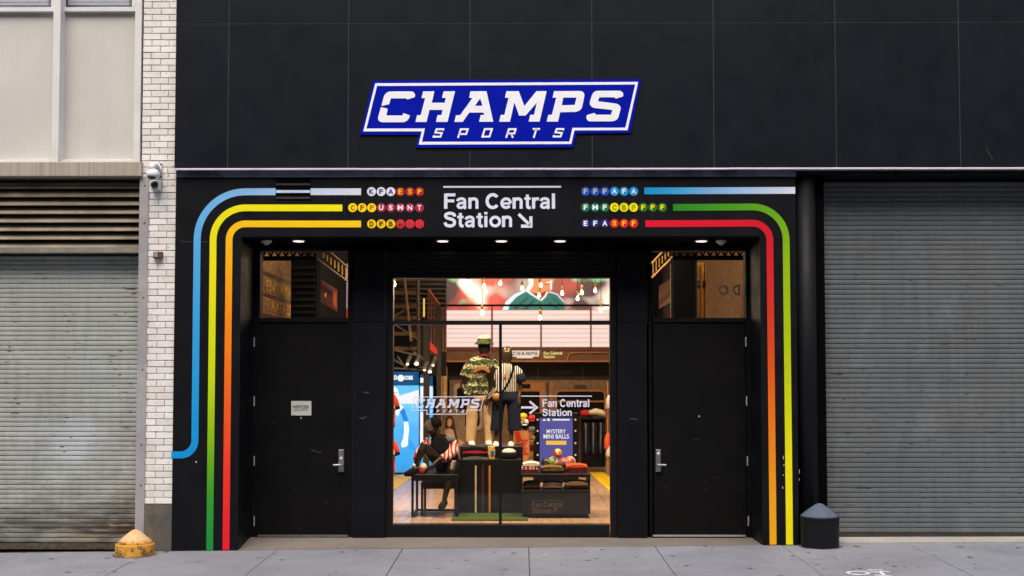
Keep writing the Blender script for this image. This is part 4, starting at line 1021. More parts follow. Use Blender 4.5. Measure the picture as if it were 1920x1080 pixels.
obj('newel_lamp', MB().tube([W(795, 560, Yt-.15), W(795, 594, Yt-.15)], .012, 8), em('newel_lamp_glow', (255,215,110), 1.0), stc)
for px, w in ((799, 5), (823, 3)): obj('post', MB().pbox(px-w, 600 if px < 810 else 575, px+w, 870, Yt-.3, .1), pt('post_dark', (38,28,22)), stc)
for px, py, s_ in ((781, 682, 4), (806, 697, 3.4), (764, 683, 2.6), (812, 685, 2.4), (796, 694, 2.2)):
    p = W(px, py, Yt-.4); t = thing('clip_spotlight', {781: 'brightest clip spotlight under the stairs', 806: 'clip spotlight right of the dark post', 764: 'clip spotlight left under the stairs', 812: 'small clip spotlight highest right of the post', 796: 'small clip spotlight just behind the dark post'}[px], 'spotlight', p, 'clip spotlights under the stairs')
    obj('lens', MB().ball(p, s_*S(Yt), s_*S(Yt), s_*S(Yt)*.8, 10, 6), em('clip_light', (255,238,200), 3.0), t); obj('can', MB().tube([p+Vector((.0,.02,.03)), p+Vector((.03,.12,.12))], .03, 8), M['scaf'], t)

# ------------------------------------------------------------------ blue light boxes
def lightbox(x0, x1, y0, y1, Y, lab, full):
    t = thing('light_box', lab, 'light box', W((x0+x1)/2, y1, Y), 'blue light boxes left of the window')
    obj('case', MB().pbox(x0-1, y0-1, x1+1, y1+1, Y+.01, .15), M['matte'], t)
    obj('header', MB().pbox(x0, y0, x1, y0+(y1-y0)*.135, Y, .009), em('box_blue_dark', (8,88,140), .85), t)
    n = N('box_picture'); z = n.xyz()[2]; za, zb_ = Z(y0, Y), Z(y1, Y)
    cc = n.mix(n.ramp(z, zb_, za), (.012,.19,.46,1), (.16,.50,.92,1)); cc = n.mix(n.ramp(n.noise(1.6), .4, .7), cc, (.01,.26,.62,1))
    n.lk(cc, n.b.inputs['Emission Color']); n.b.inputs['Emission Strength'].default_value = 1.0
    obj('picture', MB().pbox(x0, y0+(y1-y0)*.137, x1, y1, Y, .009), n.out((.02,.05,.1,1), .4), t)
    return t
lb = lightbox(690, 785, 697, 886, 8.0, 'wide blue light box with a white pictured footballer at the left edge', True)
def fp(nm, P, col, s, k=.008): return flatp(nm, [P], 8.0-k, col, s, lb, .004)
fp('picture_beam', [(742,744),(785,731),(785,757),(742,757)], (238,242,250), 1.15, .006)
fp('picture_head', [(730,722),(738,723),(746,730),(748,740),(744,750),(736,752),(728,748)], (252,250,248), 1.25)
fp('picture_sleeve', [(742,760),(752,759),(758,766),(766,789),(757,790),(750,772)], (28,140,235), 1.0)
fp('picture_shoulder', [(741,760),(752,758),(757,764),(750,771),(746,780),(741,776)], (240,246,252), 1.2, .012)
fp('picture_arm', [(757,791),(765,791),(767,805),(765,822),(765,834),(760,838),(753,839),(752,831),(756,822),(758,806)], (246,250,252), 1.25)
fp('picture_shorts', [(765,824),(772,828),(781,843),(780,847),(767,842)], (60,165,245), 1.0)
obj('header_lettering', ptext('LD', 735, 703.5, 744.5, 712, 8.0-.008, bold=.05), em('screen_white_soft', (240,250,252), 1.3), lb)
obj('header_ball', MB().disc(W(751.5, 709, 7.99).x, W(751.5, 709, 7.99).z, 6.2*S(8.0), 8.0-.010, 8.0-.004), em('screen_white_soft', (240,250,252), 1.3), lb)
obj('header_lettering', ptext('CORE', 758, 704.5, 774, 712, 8.0-.008, bold=.05), em('screen_white_soft', (240,250,252), 1.3), lb)
l2 = lightbox(786.5, 795, 702, 886, 8.3, 'narrow blue and white light box beside the wide one', False)
flatp('picture_block', [[(786.5,708.5),(794.5,708.5),(794.5,717.5),(786.5,717.5)]], 8.3-.006, (240,250,252), 1.2, l2)
flatp('picture_block', [[(786.5,724),(794.5,724),(794.5,752),(786.5,757)]], 8.3-.006, (236,244,252), 1.2, l2)
flatp('picture_block', [[(786.5,772),(794.5,774),(793,806),(795,850),(786.5,850)]], 8.3-.006, (246,246,250), 1.15, l2)
l3 = lightbox(805.5, 811.5, 703, 880, 8.8, 'narrowest blue light box just right of the dark post', False)
flatp('picture_block', [[(805.5,724),(811.3,724),(811.3,745),(805.5,748)]], 8.8-.006, (225,238,250), 1.1, l3)

# ------------------------------------------------------------------ clothes patterns
def camo():
    n = N('shirt_camouflage'); a = n.noise(26, n.vec((1,1,1.3)), 3); b = n.noise(34, n.vec(loc=(4,4,4)), 3); z = n.noise(9, n.vec((.25,1,1.9)), 2)
    cc = n.mix(n.ramp(a, .46, .54), (.014,.02,.01,1), (.05,.07,.022,1)); cc = n.mix(n.ramp(b, .58, .62), cc, (.16,.17,.07,1))
    zz = n.xyz()[2]; bnd = n.mul(n.mul(zz, 62.0), 1, 'MULTIPLY'); sn = n.mul(n.mul(bnd, n.mul(n.noise(9), 9.0), 'ADD'), 0, 'SINE')
    cc = n.mix(n.mul(n.ramp(sn, .15, .5), n.ramp(n.noise(38), .44, .54)), cc, (.46,.44,.28,1)); return n.out(cc, .85, 0, .2)
def stripes(name, vec_scale, colA, colB, s, dist=0, thr=.5):
    n = N(name); w = n.n.new('ShaderNodeTexWave'); n.lk(n.vec(vec_scale), w.inputs[0]); w.inputs['Scale'].default_value = s; w.inputs['Distortion'].default_value = dist; w.inputs['Detail Scale'].default_value = 2
    cc = n.mix(n.ramp(w.outputs[1], thr-.08, thr+.08), colA, colB); return n.out(cc, .85, 0, .2)
M['camo'] = camo()
M['pin'] = stripes('shirt_pinstripe', (1, 0, .08), (.62,.60,.55,1), (.010,.010,.014,1), 12.5, 1.0, .56)
M['jac'] = stripes('jacket_sleeve_red_white', (1, .3, .5), (.55,.50,.47,1), (.36,.012,.02,1), 7, 5, .45)
M['skin'] = plain('mannequin_bronze_black', (.028,.020,.014), .28, .3)
M['bronze_head'] = plain('mannequin_bronze', (.10,.07,.04), .25, .5)
M['khaki'] = plain('trousers_khaki', (.52,.36,.20), .85, 0, .2, .12, 14, .2)
M['navy'] = plain('cloth_navy', (.010,.013,.03), .9, 0, .2)
M['cloth_black'] = plain('cloth_black', (.005,.0045,.0045), .9, 0, .12, .3, 20)
M['cloth_red'] = plain('cloth_red', (.42,.02,.02), .85, 0, .2, .2, 20); M['cloth_white'] = plain('cloth_white', (.66,.62,.56), .85, 0, .2, .15, 20)
M['cloth_maroon'] = plain('cloth_maroon', (.11,.012,.018), .85, 0, .2, .3, 20); M['cloth_olive'] = plain('cloth_olive', (.16,.10,.03), .85, 0, .2, .4, 22)
M['cloth_orange'] = plain('cloth_orange_red', (.62,.09,.02), .85, 0, .2, .15, 20); M['cloth_grey'] = plain('cloth_grey', (.15,.14,.15), .85, 0, .2, .3, 20)
M['sneak'] = plain('sneaker_white', (.60,.57,.54), .6); M['cream'] = plain('hat_cream', (.62,.58,.40), .8)
def soft(o, v=.011):
    m = o.modifiers.new('remesh', 'REMESH'); m.mode = 'VOXEL'; m.voxel_size = v; m.use_smooth_shade = True
    s_ = o.modifiers.new('smooth', 'SMOOTH'); s_.iterations = 4; s_.factor = .5; return o
def RG(Y, L_, flat=.8):
    """rings from (px, py, radius px[, depth radius px[, nearer by m]])"""
    out = []
    for r in L_:
        px, py, a = r[:3]; b = r[3] if len(r) > 3 else a*flat; dy = r[4] if len(r) > 4 else 0
        out.append((W(px, py, Y-dy), a*S(Y), b*S(Y)))
    return out
def hand(mb, px, py, dirx, diry, Y, dy=0):
    """palm, four uneven fingers and a thumb"""
    p = W(px, py, Y-dy); k = S(Y); d = Vector((dirx, 0, -diry)).normalized(); s_ = Vector((0, 1, 0)); o_ = d.cross(s_)
    mb.loft([(p, 3.2*k, 2.2*k), (p+d*.035, 4.0*k, 2.4*k), (p+d*.055, 3.6*k, 2*k)], 8)
    for i, ln in enumerate((.045, .055, .052, .038)):
        q = p + d*.045 + s_*((i-1.5)*.012); mb.tube([q, q+d*ln*.55, q+d*ln+o_*.012], .0065, 6)
    mb.tube([p+d*.01, p+d*.03+o_*.022-s_*.015, p+d*.055+o_*.026-s_*.018], .0065, 6)
Ym = 3.2
# standing mannequin in the camouflage shirt
m1 = thing('mannequin', 'black mannequin in camouflage shirt, khaki trousers and bucket hat', 'mannequin', W(905, 833, Ym))
b = MB()
b.loft(RG(Ym, [(908,634,6),(908,640,11),(908,648,12.5,13),(908,656,11,12),(908,664,8,9),(908,668,6,6),(908,676,7,7),(908,682,22,11),(908,692,26,14),(908,710,22,13),(908,726,19,12),(908,742,22,13),(908,752,18,12)]), 16)
b.loft(RG(Ym, [(884,686,8),(877,702,7),(867,722,5.4),(872,733,4.6,4,.05),(881,744,3.8,3.5,.1)]), 10); b.loft(RG(Ym, [(931,686,8),(938,704,7),(937,722,5.5),(926,738,4.6,4,.06),(914,751,3.8,3.5,.11)]), 10)
hand(b, 881, 744, .9, .4, Ym, .1); hand(b, 914, 750, -.25, 1, Ym, .11)
for a, e in ((891, 883), (913, 916)):
    b.loft(RG(Ym, [(a,744,12),((a+e)/2,786,8.5),(e,824,5.5),(e,831,5)]), 10); b.loft(RG(Ym, [(e,831,5,4,-.03),(e,833,5.5,4,.05),(e,834.5,4.5,3,.11)]), 8)
soft(obj('body', b, M['skin'], m1))
t = MB().loft(RG(Ym, [(908,669,10,10),(907,673,16,12),(905,679,25,14),(903,688,25,16),(901,700,21,16),(900,716,21,17),(899,730,22,18),(898,739,23,18)]), 20)
t.loft(RG(Ym, [(888,678,9),(879,688,10),(873,699,9.5),(870,707,9)]), 12).loft(RG(Ym, [(921,678,9),(930,688,10),(935,698,9.5),(937,706,9)]), 12)
t.loft(RG(Ym, [(886,724,8,8,.06),(879,733,8,7,.08),(875,742,7,6,.08)]), 10)
soft(obj('shirt', t, M['camo'], m1))
obj('collar', MB().loft(RG(Ym, [(908,663,9,10),(908,669,11,12),(908,675,9,13,.03)]), 14, False), M['cloth_maroon'], m1, smooth=True)
am_ = MB(); stroke(am_, [(W(a, b_, Ym-.155).x, W(a, b_, Ym-.155).z) for a, b_ in ((888,697),(896,692),(904,690),(911,692),(918,697))], .035, Ym-.155, .03); obj('chest_print', am_, pt('shirt_print_tan', (150,92,50)), m1)
q = MB().loft(RG(Ym, [(901,733,22,15),(901,745,23,15),(901,752,21,14)]), 16)
q.loft(RG(Ym, [(890,745,12.5),(886,770,11.5),(884,800,10.5),(882,831,9.5)]), 14).loft(RG(Ym, [(913,745,12),(915,770,10.5),(916,800,8.5),(916,831,7)]), 14)
soft(obj('trousers', q, M['khaki'], m1))
obj('hat', MB().lathe(W(908, 641, Ym), [(.118, -.03), (.115, -.022), (.085, .012), (.078, .04), (.066, .062), (.03, .072), (.002, .074)], 22), plain('hat_dark_green', (.05,.065,.02), .85, 0, .2, .6, 40), m1, smooth=True)
obj('hat_crown', MB().lathe(W(908, 634, Ym), [(.081, -.012), (.080, .0), (.07, .022), (.034, .034), (.002, .036)], 22), M['cream'], m1, smooth=True)
for e in (884, 916): obj('sneaker', MB().loft(RG(Ym, [(e,831,6,5,-.05),(e,831,6.5,6,.02),(e+1,833,6.5,5,.10),(e+1,834,5,3,.15)]), 10), M['sneak'], m1, smooth=True)
# standing mannequin in the striped shirt
m2 = thing('mannequin', 'bronze headed mannequin in pinstripe shirt and wide navy shorts with a shoulder bag', 'mannequin', W(947, 836, Ym))
b = MB().loft(RG(Ym, [(950,649,4),(950,652,8.5),(950,660,11,12),(950,670,11.5,12),(950,678,8,10),(949,683,5.5,6),(948,690,8,7),(948,696,18,10),(948,712,16,11),(948,728,14,10),(948,744,16,11),(948,752,12,10)]), 16)
b.loft(RG(Ym, [(930,694,6),(924,708,5.2),(917,728,4.2),(921,742,3.4,3,.06),(927,750,3.2,3,.09)]), 10); b.loft(RG(Ym, [(966,694,6),(974,710,5.2),(975,730,4.2),(973,748,3.4,3,.04)]), 10)
hand(b, 973, 747, -.05, 1, Ym, .04); hand(b, 926, 748, .5, .7, Ym, .09)
for a, e in ((935, 930), (961, 958)):
    b.loft(RG(Ym, [(a,745,9),((a+e)/2,785,7),(e+1,806,5),(e,826,4),(e,833,4)]), 10); b.loft(RG(Ym, [(e,833,4.4,4,-.03),(e,835,5,4,.05),(e,836.5,4.5,3,.11)]), 8)
soft(obj('body', b, M['bronze_head'], m2), .010)
t = MB().loft(RG(Ym, [(948,681,8,8),(948,685,13,10),(948,691,21,12),(948,702,22,14),(948,720,21,14),(948,736,20,14)]), 20)
t.loft(RG(Ym, [(933,690,8),(926,700,10),(922,711,9)]), 12).loft(RG(Ym, [(963,690,8),(970,698,10),(973,704,10)]), 12)
soft(obj('shirt', t, M['pin'], m2), .010)
obj('sleeve_end', MB().loft(RG(Ym, [(972.5,702,10.6,9),(976,712,10,8.5),(977,717,8,7.5)]), 12), M['navy'], m2, smooth=True)
obj('emblem', MB().pbox(944, 701, 948.5, 708, Ym-.112, .02, .003), pt('emblem_gold', (196,140,40)), m2)
q = MB().loft(RG(Ym, [(948,733,20,14),(948,745,24,16),(948,752,24,15)]), 16)
q.loft(RG(Ym, [(936,746,12.5),(932,775,12.5),(929,808,13)]), 14).loft(RG(Ym, [(961,746,12.5),(964,775,12.5),(965,808,13)]), 14)
soft(obj('shorts', q, M['navy'], m2), .011)
ps = [W(a, b_, Ym-.125) for a, b_ in ((963,684),(961,697),(955,714),(947,728),(938,740))]
obj('bag_strap', MB().loft([(p, .013, .006) for p in ps], 8), M['cloth_black'], m2)
obj('shoulder_bag', MB().loft(RG(Ym-.13, [(932,737,3,3),(932,739,8,5),(932,745,9,6),(931,749,8,5),(931,751,3,3)]), 12), pt('bag_tan', (150,110,60)), m2, smooth=True)
for e in (930, 958): obj('sneaker', MB().loft(RG(Ym, [(e,833,5.4,5,-.05),(e,833,6,6,.02),(e,835,6,5,.10),(e,836.5,4.6,3,.14)]), 10), M['sneak'], m2, smooth=True)
# seated mannequin on the bench
Yq = 2.45
m3 = thing('mannequin', 'seated black mannequin in dark cap and red sleeved jacket on the bench', 'mannequin', W(830, 888, Yq))
b = MB().loft(RG(Yq, [(813,786,7),(813,793,11,12),(812,803,11.5,13),(811,812,9,11),(814,818,6,6),(817,824,7,7),(824,830,24,13),(828,845,21,14),(834,862,18,13),(837,878,20,15),(837,888,17,14)]), 16)
b.loft(RG(Yq, [(834,878,12,11),(818,862,11,10,.10),(800,842,9,9,.2),(794,836,8,8,.24),(790,846,7.5,7.5,.26),(784,862,6,6,.27),(778,878,4.5,4.5,.27)]), 12)      # raised leg
b.loft(RG(Yq, [(778,878,4.5,4,.24),(774,883,5,4,.3),(764,888,4.5,3.5,.38)]), 8)
b.loft(RG(Yq, [(842,880,13,12),(849,874,12,11,.12),(851,870,9.5,9,.24),(847,882,8.5,8.5,.28),(841,905,7.5,7.5,.26),(836,925,5.5,5.5,.24),(833,940,4.5,4.5,.23)]), 12)   # hanging leg
b.loft(RG(Yq, [(833,940,4.5,4,.2),(830,946,5,4,.28),(827,951,4.2,3.2,.38)]), 8)
b.loft(RG(Yq, [(846,828,8),(848,842,7,7,.04),(840,853,6,6,.12),(824,862,5,5,.22),(806,878,4,4,.28)]), 10); hand(b, 806, 877, -.85, .5, Yq, .28)
b.loft(RG(Yq, [(803,830,7),(792,844,6,6,.06),(783,858,5,5,.16),(780,868,4,4,.26)]), 10); hand(b, 781, 866, -.1, 1, Yq, .26)
soft(obj('body', b, M['skin'], m3), .010)
t = MB().loft(RG(Yq, [(817,817,9,9),(820,823,17,12),(824,829,27,15),(829,843,25,17),(836,860,24,17),(841,876,24,17),(843,890,22,15)]), 20)
soft(obj('jacket', t, M['cloth_black'], m3), .011)
s3 = MB().loft(RG(Yq, [(842,822,9,9),(849,832,11,11,.02),(850,846,11,11,.06),(838,857,9.5,9.5,.15),(828,861,8,8,.2)]), 12)
soft(obj('sleeve', s3, M['jac'], m3), .010)
s4 = MB().loft(RG(Yq, [(806,824,8,9),(796,836,9,9,.04),(786,850,8.5,8,.12),(780,862,7,7,.2)]), 12)
soft(obj('sleeve', s4, M['jac'], m3), .010)
obj('shoulder_yoke', MB().loft(RG(Yq-.02, [(836,818,6,7),(842,823,9,10),(848,830,10,11)]), 12), M['cloth_grey'], m3, smooth=True)
p = W(815, 794, Yq)
obj('cap', MB().lathe(p, [(.078, -.03), (.082, -.01), (.078, .025), (.06, .058), (.03, .074), (.002, .078)], 20), M['cloth_black'], m3, smooth=True)
obj('cap_peak', MB().loft([(p+Vector((-.02,-.05,-.012)), .07, .012), (p+Vector((-.06,-.10,-.03)), .065, .01), (p+Vector((-.095,-.135,-.052)), .04, .007)], 12), plain('cap_peak_brown', (.05,.035,.028), .7), m3, smooth=True)
obj('sneaker', MB().loft(RG(Yq, [(781,881,6,5,.2),(778,882,7,6,.26),(768,887,6.5,5,.36),(760,889,4,3,.44)]), 12), M['cloth_black'], m3, smooth=True)
obj('sneaker', MB().loft(RG(Yq, [(834,942,6,6,.18),(832,945,6.5,6,.26),(828,950,6.5,5,.36),(825,953,4.5,3,.42)]), 12), M['cloth_black'], m3, smooth=True)
obj('sock', MB().loft(RG(Yq, [(780,870,5.6,5.5,.265),(778,878,5.4,5.4,.265)]), 12), M['cloth_white'], m3, smooth=True)

# ------------------------------------------------------------------ tables and plinths
M['tbl'] = plain('table_black', (.004,.004,.0045), .4, 0, .3)
def frame_table(name, lab, x0, x1, ytop, yfoot, Y, dep, under=None):
    t = thing(name, lab, 'table', W((x0+x1)/2, yfoot, Y))
    zt_ = Z(ytop, Y); xa, xb = X(x0, Y, ytop), X(x1, Y, ytop); w = .028
    obj('table_top', MB().bev(xa, xb, Y, Y+dep, zt_-.07, zt_, .003), M['tbl'], t)
    for x in (xa, xb-w):
        for y in (Y+.002, Y+dep-w-.002): obj('leg', MB().box(x+.001, x+w, y, y+w, .035, zt_-.0705), M['tbl'], t)
        obj('foot_rail', MB().box(x+.001, x+w, Y+.002, Y+dep-.002, .012, .0345), M['tbl'], t)
    obj('stretcher', MB().box(xa+w+.001, xb-w-.001, Y+dep-w, Y+dep-.004, .012, .034), M['tbl'], t)
    return t
frame_table('bench_table', 'black open frame bench under the seated mannequin', 771, 859, 890, 968, 2.12, .62)
frame_table('nesting_table', 'lower black frame table nested under the bench', 789, 856, 905, 961, 2.26, .45)
bn = thing('beanie', 'red and white knitted beanie on the bench by the mannequin hand', 'hat', W(793, 889, 2.2))
zb0 = Z(890, 2.12); bp_ = Vector((X(794, 2.22), 2.2, zb0))
obj('crown', MB().lathe(bp_, [(.045, .05), (.043, .085), (.032, .112), (.012, .124), (.002, .125)], 16), M['cloth_white'], bn, smooth=True)
obj('cuff', MB().lathe(bp_, [(.046, .002), (.05, .01), (.05, .045), (.046, .052)], 16), M['cloth_red'], bn, smooth=True)
Yp = 2.5
pln = thing('display_plinth', 'black display plinth with thin coloured stripes in the window centre', 'plinth', W(918, 968, Yp))
xa, xb = X(862, Yp, 900), X(977, Yp, 900); zp = Z(862, Yp)
obj('cabinet', MB().bev(xa, xb, Yp, Yp+.42, .0, zp, .003), M['tbl'], pln)
for px, m_ in ((892, pt('plinth_stripe_cream', (205,190,150))), (905, pt('plinth_stripe_maroon', (70,26,32))), (918, pt('plinth_stripe_orange', (200,125,30)))):
    obj('stripe', MB().pbox(px-1.5, 873, px+1.5, 961, Yp-.004, .003), m_, pln)
zq = Z(836, 3.1)
obj('rear_step', MB().bev(xa-.02, xb+.02, 2.95, 3.55, 0, zq, .003), M['tbl'], pln)
tf = thing('turf_mat', 'green turf mat on the floor before the plinths', 'mat', W(920, 972, 2.1))
P = [WZ(a, b_, .004) for a, b_ in ((846, 976), (990, 976))]
n = N('turf_green'); cc = n.mix(n.ramp(n.noise(90), .35, .65), (.02,.05,.008,1), (.08,.13,.02,1)); n.bump(n.noise(300), .6); n.out(cc, .9, 0, .2); M['turf'] = n.m
obj('turf', MB().box(P[0].x, P[1].x, P[0].y, 3.3, .001, .014), M['turf'], tf)
Yw = 2.1
tb = thing('display_table', 'black display table with an open shelf and brown lettering on its front', 'table', W(1041, 970, Yw))
xa, xb = X(977, Yw, 930), X(1107, Yw, 930); z0, z1, z2, z3 = Z(970, Yw), Z(921, Yw), Z(895, Yw), Z(888.5, Yw)
obj('table_top', MB().bev(xa, xb, Yw-.004, Yw+.6, z2, z3, .003), M['tbl'], tb)
obj('shelf', MB().box(xa+.02, xb-.02, Yw+.03, Yw+.598, z1-.02, z1-.002), M['tbl'], tb)
for x0, x1 in ((xa, xa+.018), (xb-.018, xb)): obj('side_panel', MB().box(x0, x1, Yw+.021, Yw+.6, .05, z2-.001), M['tbl'], tb)
obj('front_panel', MB().bev(xa, xb, Yw, Yw+.02, .05, z1+.012, .003), plain('table_front_charcoal', (.007,.0066,.0062), .6, 0, .25), tb)
obj('plinth_base', MB().box(xa+.03, xb-.03, Yw+.03, Yw+.58, 0, .049), M['matte'], tb)
obj('ball_riser', MB().box(xa+.22, xb-.03, 2.36, Yw+.598, z3+.001, Z(878, 2.5)), M['tbl'], tb)
M['brown_ink'] = plain('lettering_brown', (.085,.062,.048), .6)
obj('lettering', grotesk('Fan Central', 997.5, 941, 1055, 951, Yw-.001), M['brown_ink'], tb)
obj('lettering', grotesk('Station', 997.5, 951.8, 1033, 961.5, Yw-.001), M['brown_ink'], tb)
am_ = MB().pbox(998, 938.4, 1057, 939.2, Yw-.003, .002)
for pts in ([(1037, 960), (1043, 953.5)], [(1037.5, 953), (1043.5, 953), (1043.5, 959)]): stroke(am_, [(W(a, b_, Yw).x, W(a, b_, Yw).z) for a, b_ in pts], .010, Yw-.003, .002)
obj('arrow', am_, M['brown_ink'], tb)
# folded clothes
M['cloth_lilac'] = plain('cloth_lilac_grey', (.33,.29,.31), .85, 0, .2, .2, 20)
def folded(px0, px1, zb_, h, Y, dep, m_, lab, grp, sag=.0):
    x0, x1 = X(px0, Y), X(px1, Y); k = 7; rows = []
    mb = MB(); prof = []
    for i in range(k+1):
        u = i/k; e = math.sin(math.pi*min(1, max(0, u)))**.5 if 0 < u < 1 else .55
        prof.append((x0+(x1-x0)*u, zb_ + h*(.62+.38*e) + sag*math.sin(math.pi*u)))
    pts = [(x, zb_) for x, _ in prof] + [(x, z) for x, z in prof[::-1]]
    mb.prism([pts], Y, Y+dep)
    # rounded front fold
    return tag(obj('folded_shirt', mb, m_, None), lab, 'shirt', grp)
def stack(name, px0, px1, zb_, Y, dep, items):
    z = zb_ + .0015
    for i, (m_, h, col) in enumerate(items):
        j = random.uniform(-1.5, 1.5)
        where = 'at the bottom' if i == 0 else 'on top' if i == len(items)-1 else ('second up' if i == 1 else 'third up')
        folded(px0+j, px1+j, z, h, Y, dep, M[m_], 'folded %s shirt %s of the %s' % (col, where, name), 'folded shirts: ' + name, .012)
        z += h*1.0 + .0125
stack('stack left on the centre plinth', 868, 914, zp, 2.55, .26, [('cloth_grey', .022, 'grey'), ('cloth_black', .022, 'black'), ('cloth_red', .018, 'red'), ('cloth_black', .022, 'black')])
stack('stack right on the display table', 1062, 1101, z3, 2.16, .3, [('cloth_maroon', .024, 'maroon'), ('cloth_maroon', .016, 'dark red'), ('cloth_orange', .018, 'orange red')])
stack('stack left on the display table', 979, 1010, z3, 2.16, .3, [('cloth_maroon', .028, 'maroon'), ('jac', .028, 'red and white'), ('cloth_white', .025, 'white')])
stack('middle stack on the display table', 1016, 1056, z3, 2.16, .3, [('cloth_black', .014, 'black'), ('cloth_olive', .016, 'olive brown'), ('cloth_olive', .008, 'mustard')])
stack('stack left on the open shelf', 981, 1013, z1-.002, 2.14, .3, [('cloth_black', .025, 'black'), ('cloth_olive', .018, 'mustard'), ('navy', .015, 'navy')])
stack('middle stack on the open shelf', 1018, 1054, z1-.002, 2.14, .3, [('cloth_maroon', .022, 'maroon'), ('cloth_white', .012, 'pale'), ('cloth_lilac', .022, 'lilac grey')])
stack('stack right on the open shelf', 1059, 1101, z1-.002, 2.14, .3, [('cloth_black', .018, 'black'), ('cloth_maroon', .018, 'maroon'), ('cream', .034, 'cream')])
kb = thing('knit_cap', 'white topped dark knit cap on the plinth by the window bar', 'hat', W(955, 861, 2.35))
cp = Vector((X(954, 2.68), 2.68, zp))
obj('crown', MB().lathe(cp, [(.085, .065), (.08, .09), (.05, .112), (.002, .118)], 18), M['cloth_white'], kb, smooth=True)
obj('cuff', MB().lathe(cp, [(.092, .002), (.096, .02), (.092, .066)], 18), M['cloth_black'], kb, smooth=True)
by = thing('patterned_box', 'small yellow patterned box beside the left folded stack on the plinth', 'box', W(922, 861, 2.35))
obj('carton', MB().bev(X(915, 2.6), X(928, 2.6), 2.6, 2.7, zp+.001, zp+.145, .004), plain('carton_yellow', (.60,.42,.10), .7, 0, .3, .6, 40), by)
obj('carton_label', MB().pbox(920, 845, 927, 855, 2.595, .004), pt('carton_label_blue', (70,90,140)), by)
# footballs
def ball(px, py, r, Y, cA, cB, cC, lab, zb_=None):
    p = W(px, py, Y); rr_ = r*S(Y)
    if zb_ is not None: p.z = zb_ + rr_
    t = thing('football', lab, 'ball', (p.x, p.y, p.z-rr_), 'footballs heaped on the display table')
    n = N('football_print'); v = n.n.new('ShaderNodeTexVoronoi'); n.lk(n.pos, v.inputs['Vector']); v.inputs['Scale'].default_value = 16
    h = n.n.new('ShaderNodeSeparateColor'); n.lk(v.outputs['Color'], h.inputs[0])
    cc = n.mix(n.ramp(h.outputs[0], .40, .45), cA, cB); cc = n.mix(n.ramp(h.outputs[1], .68, .72), cc, cC); n.out(cc, .35)
    obj('cover', MB().ball(p, rr_, rr_, rr_, 20, 12), n.m, t, smooth=True)
    obj('valve', MB().ball(p + Vector((.3, -.92, .25))*rr_, .006, .004, .006, 8, 5), M['ink'], t)
YBl = 2.5
ball(1058, 868, 10.5, YBl, (.62,.60,.55,1), (.50,.08,.03,1), (.10,.13,.2,1), 'white football with red and blue marks, front right of the heap')
ball(1069, 866, 10.5, YBl+.14, (.55,.13,.06,1), (.60,.55,.5,1), (.5,.2,.05,1), 'mostly red football behind the white one')
ball(1037, 867, 10.5, YBl+.03, (.20,.26,.05,1), (.62,.62,.45,1), (.05,.06,.03,1), 'green and white football on the left of the heap')
ball(1046, 850, 8.6, YBl+.06, (.60,.25,.02,1), (.50,.04,.02,1), (.62,.56,.2,1), 'orange and yellow football on top of the heap')
ball(1024, 867, 9, YBl+.1, (.012,.012,.012,1), (.03,.03,.03,1), (.45,.28,.05,1), 'black and gold football at the left end of the heap')
# poster stand
Yo = 3.7
po = thing('poster_stand', 'poster stand with a violet blue poster in a dark frame with small bulbs', 'poster stand', W(1043, 888, Yo))
obj('board', MB().pbox(1003, 774, 1085, 905, Yo, .06, .006), M['tbl'], po)
obj('poster', MB().pbox(1012, 783.5, 1074, 888, Yo-.006, .005), em('poster_blue', (94,92,178), .75), po)
obj('poster_lettering', ptext('MYSTERY', 1025, 805, 1061, 812.5, Yo-.008, bold=.02), em('poster_white', (250,246,240), .9), po)
obj('poster_lettering', ptext('MINI BALLS', 1019, 814, 1067, 822.5, Yo-.008, bold=.02), em('poster_white', (250,246,240), .9), po)
obj('poster_bar', MB().pbox(1024, 826.5, 1062, 834, Yo-.009, .003), em('poster_yellow', (255,200,60), .95), po)
obj('poster_heading', MB().pprism([[(1016.5,789),(1020.5,784.8),(1024.5,789)]], Yo-.009, .003).disc(W(1028.5,787,Yo).x, W(1028.5,787,Yo).z, .018, Yo-.009, Yo-.006, 12).pbox(1036, 785.5, 1068, 788.5, Yo-.009, .003), em('poster_white', (250,246,240), .9), po)
for px in (1008, 1079):
    for py in (787, 808, 831, 853): obj('bulb', MB().ball(W(px, py, Yo-.012), .012, .012, .012, 8, 6), em('frame_bulb', (255,228,180), 2.0 if px > 1010 and py < 800 else .7), po)
# card sign
yc_ = 3.45
cs = thing('card_sign', 'tan and red lettered card standing behind the striped mannequin legs', 'sign', W(984, 866, yc_))
obj('card', MB().pprism([[(964,808),(991,808),(993,850),(988,872),(976,874),(959,845)]], yc_, .01), pt('card_tan', (214,140,86)), cs)
obj('card_patch', MB().pprism([[(966,809),(974,809),(978,824),(971,832)]], yc_-.004, .003), pt('card_red', (225,52,28)), cs)
for i in range(6): obj('card_line', MB().pbox(976+i % 2, 824+i*5, 990-(i*7) % 5, 826.5+i*5, yc_-.004, .003), bpy.data.materials['card_red'], cs)
obj('card_patch', MB().pbox(962, 855, 977, 861, yc_-.004, .003), pt('card_pink', (235,150,140)), cs)
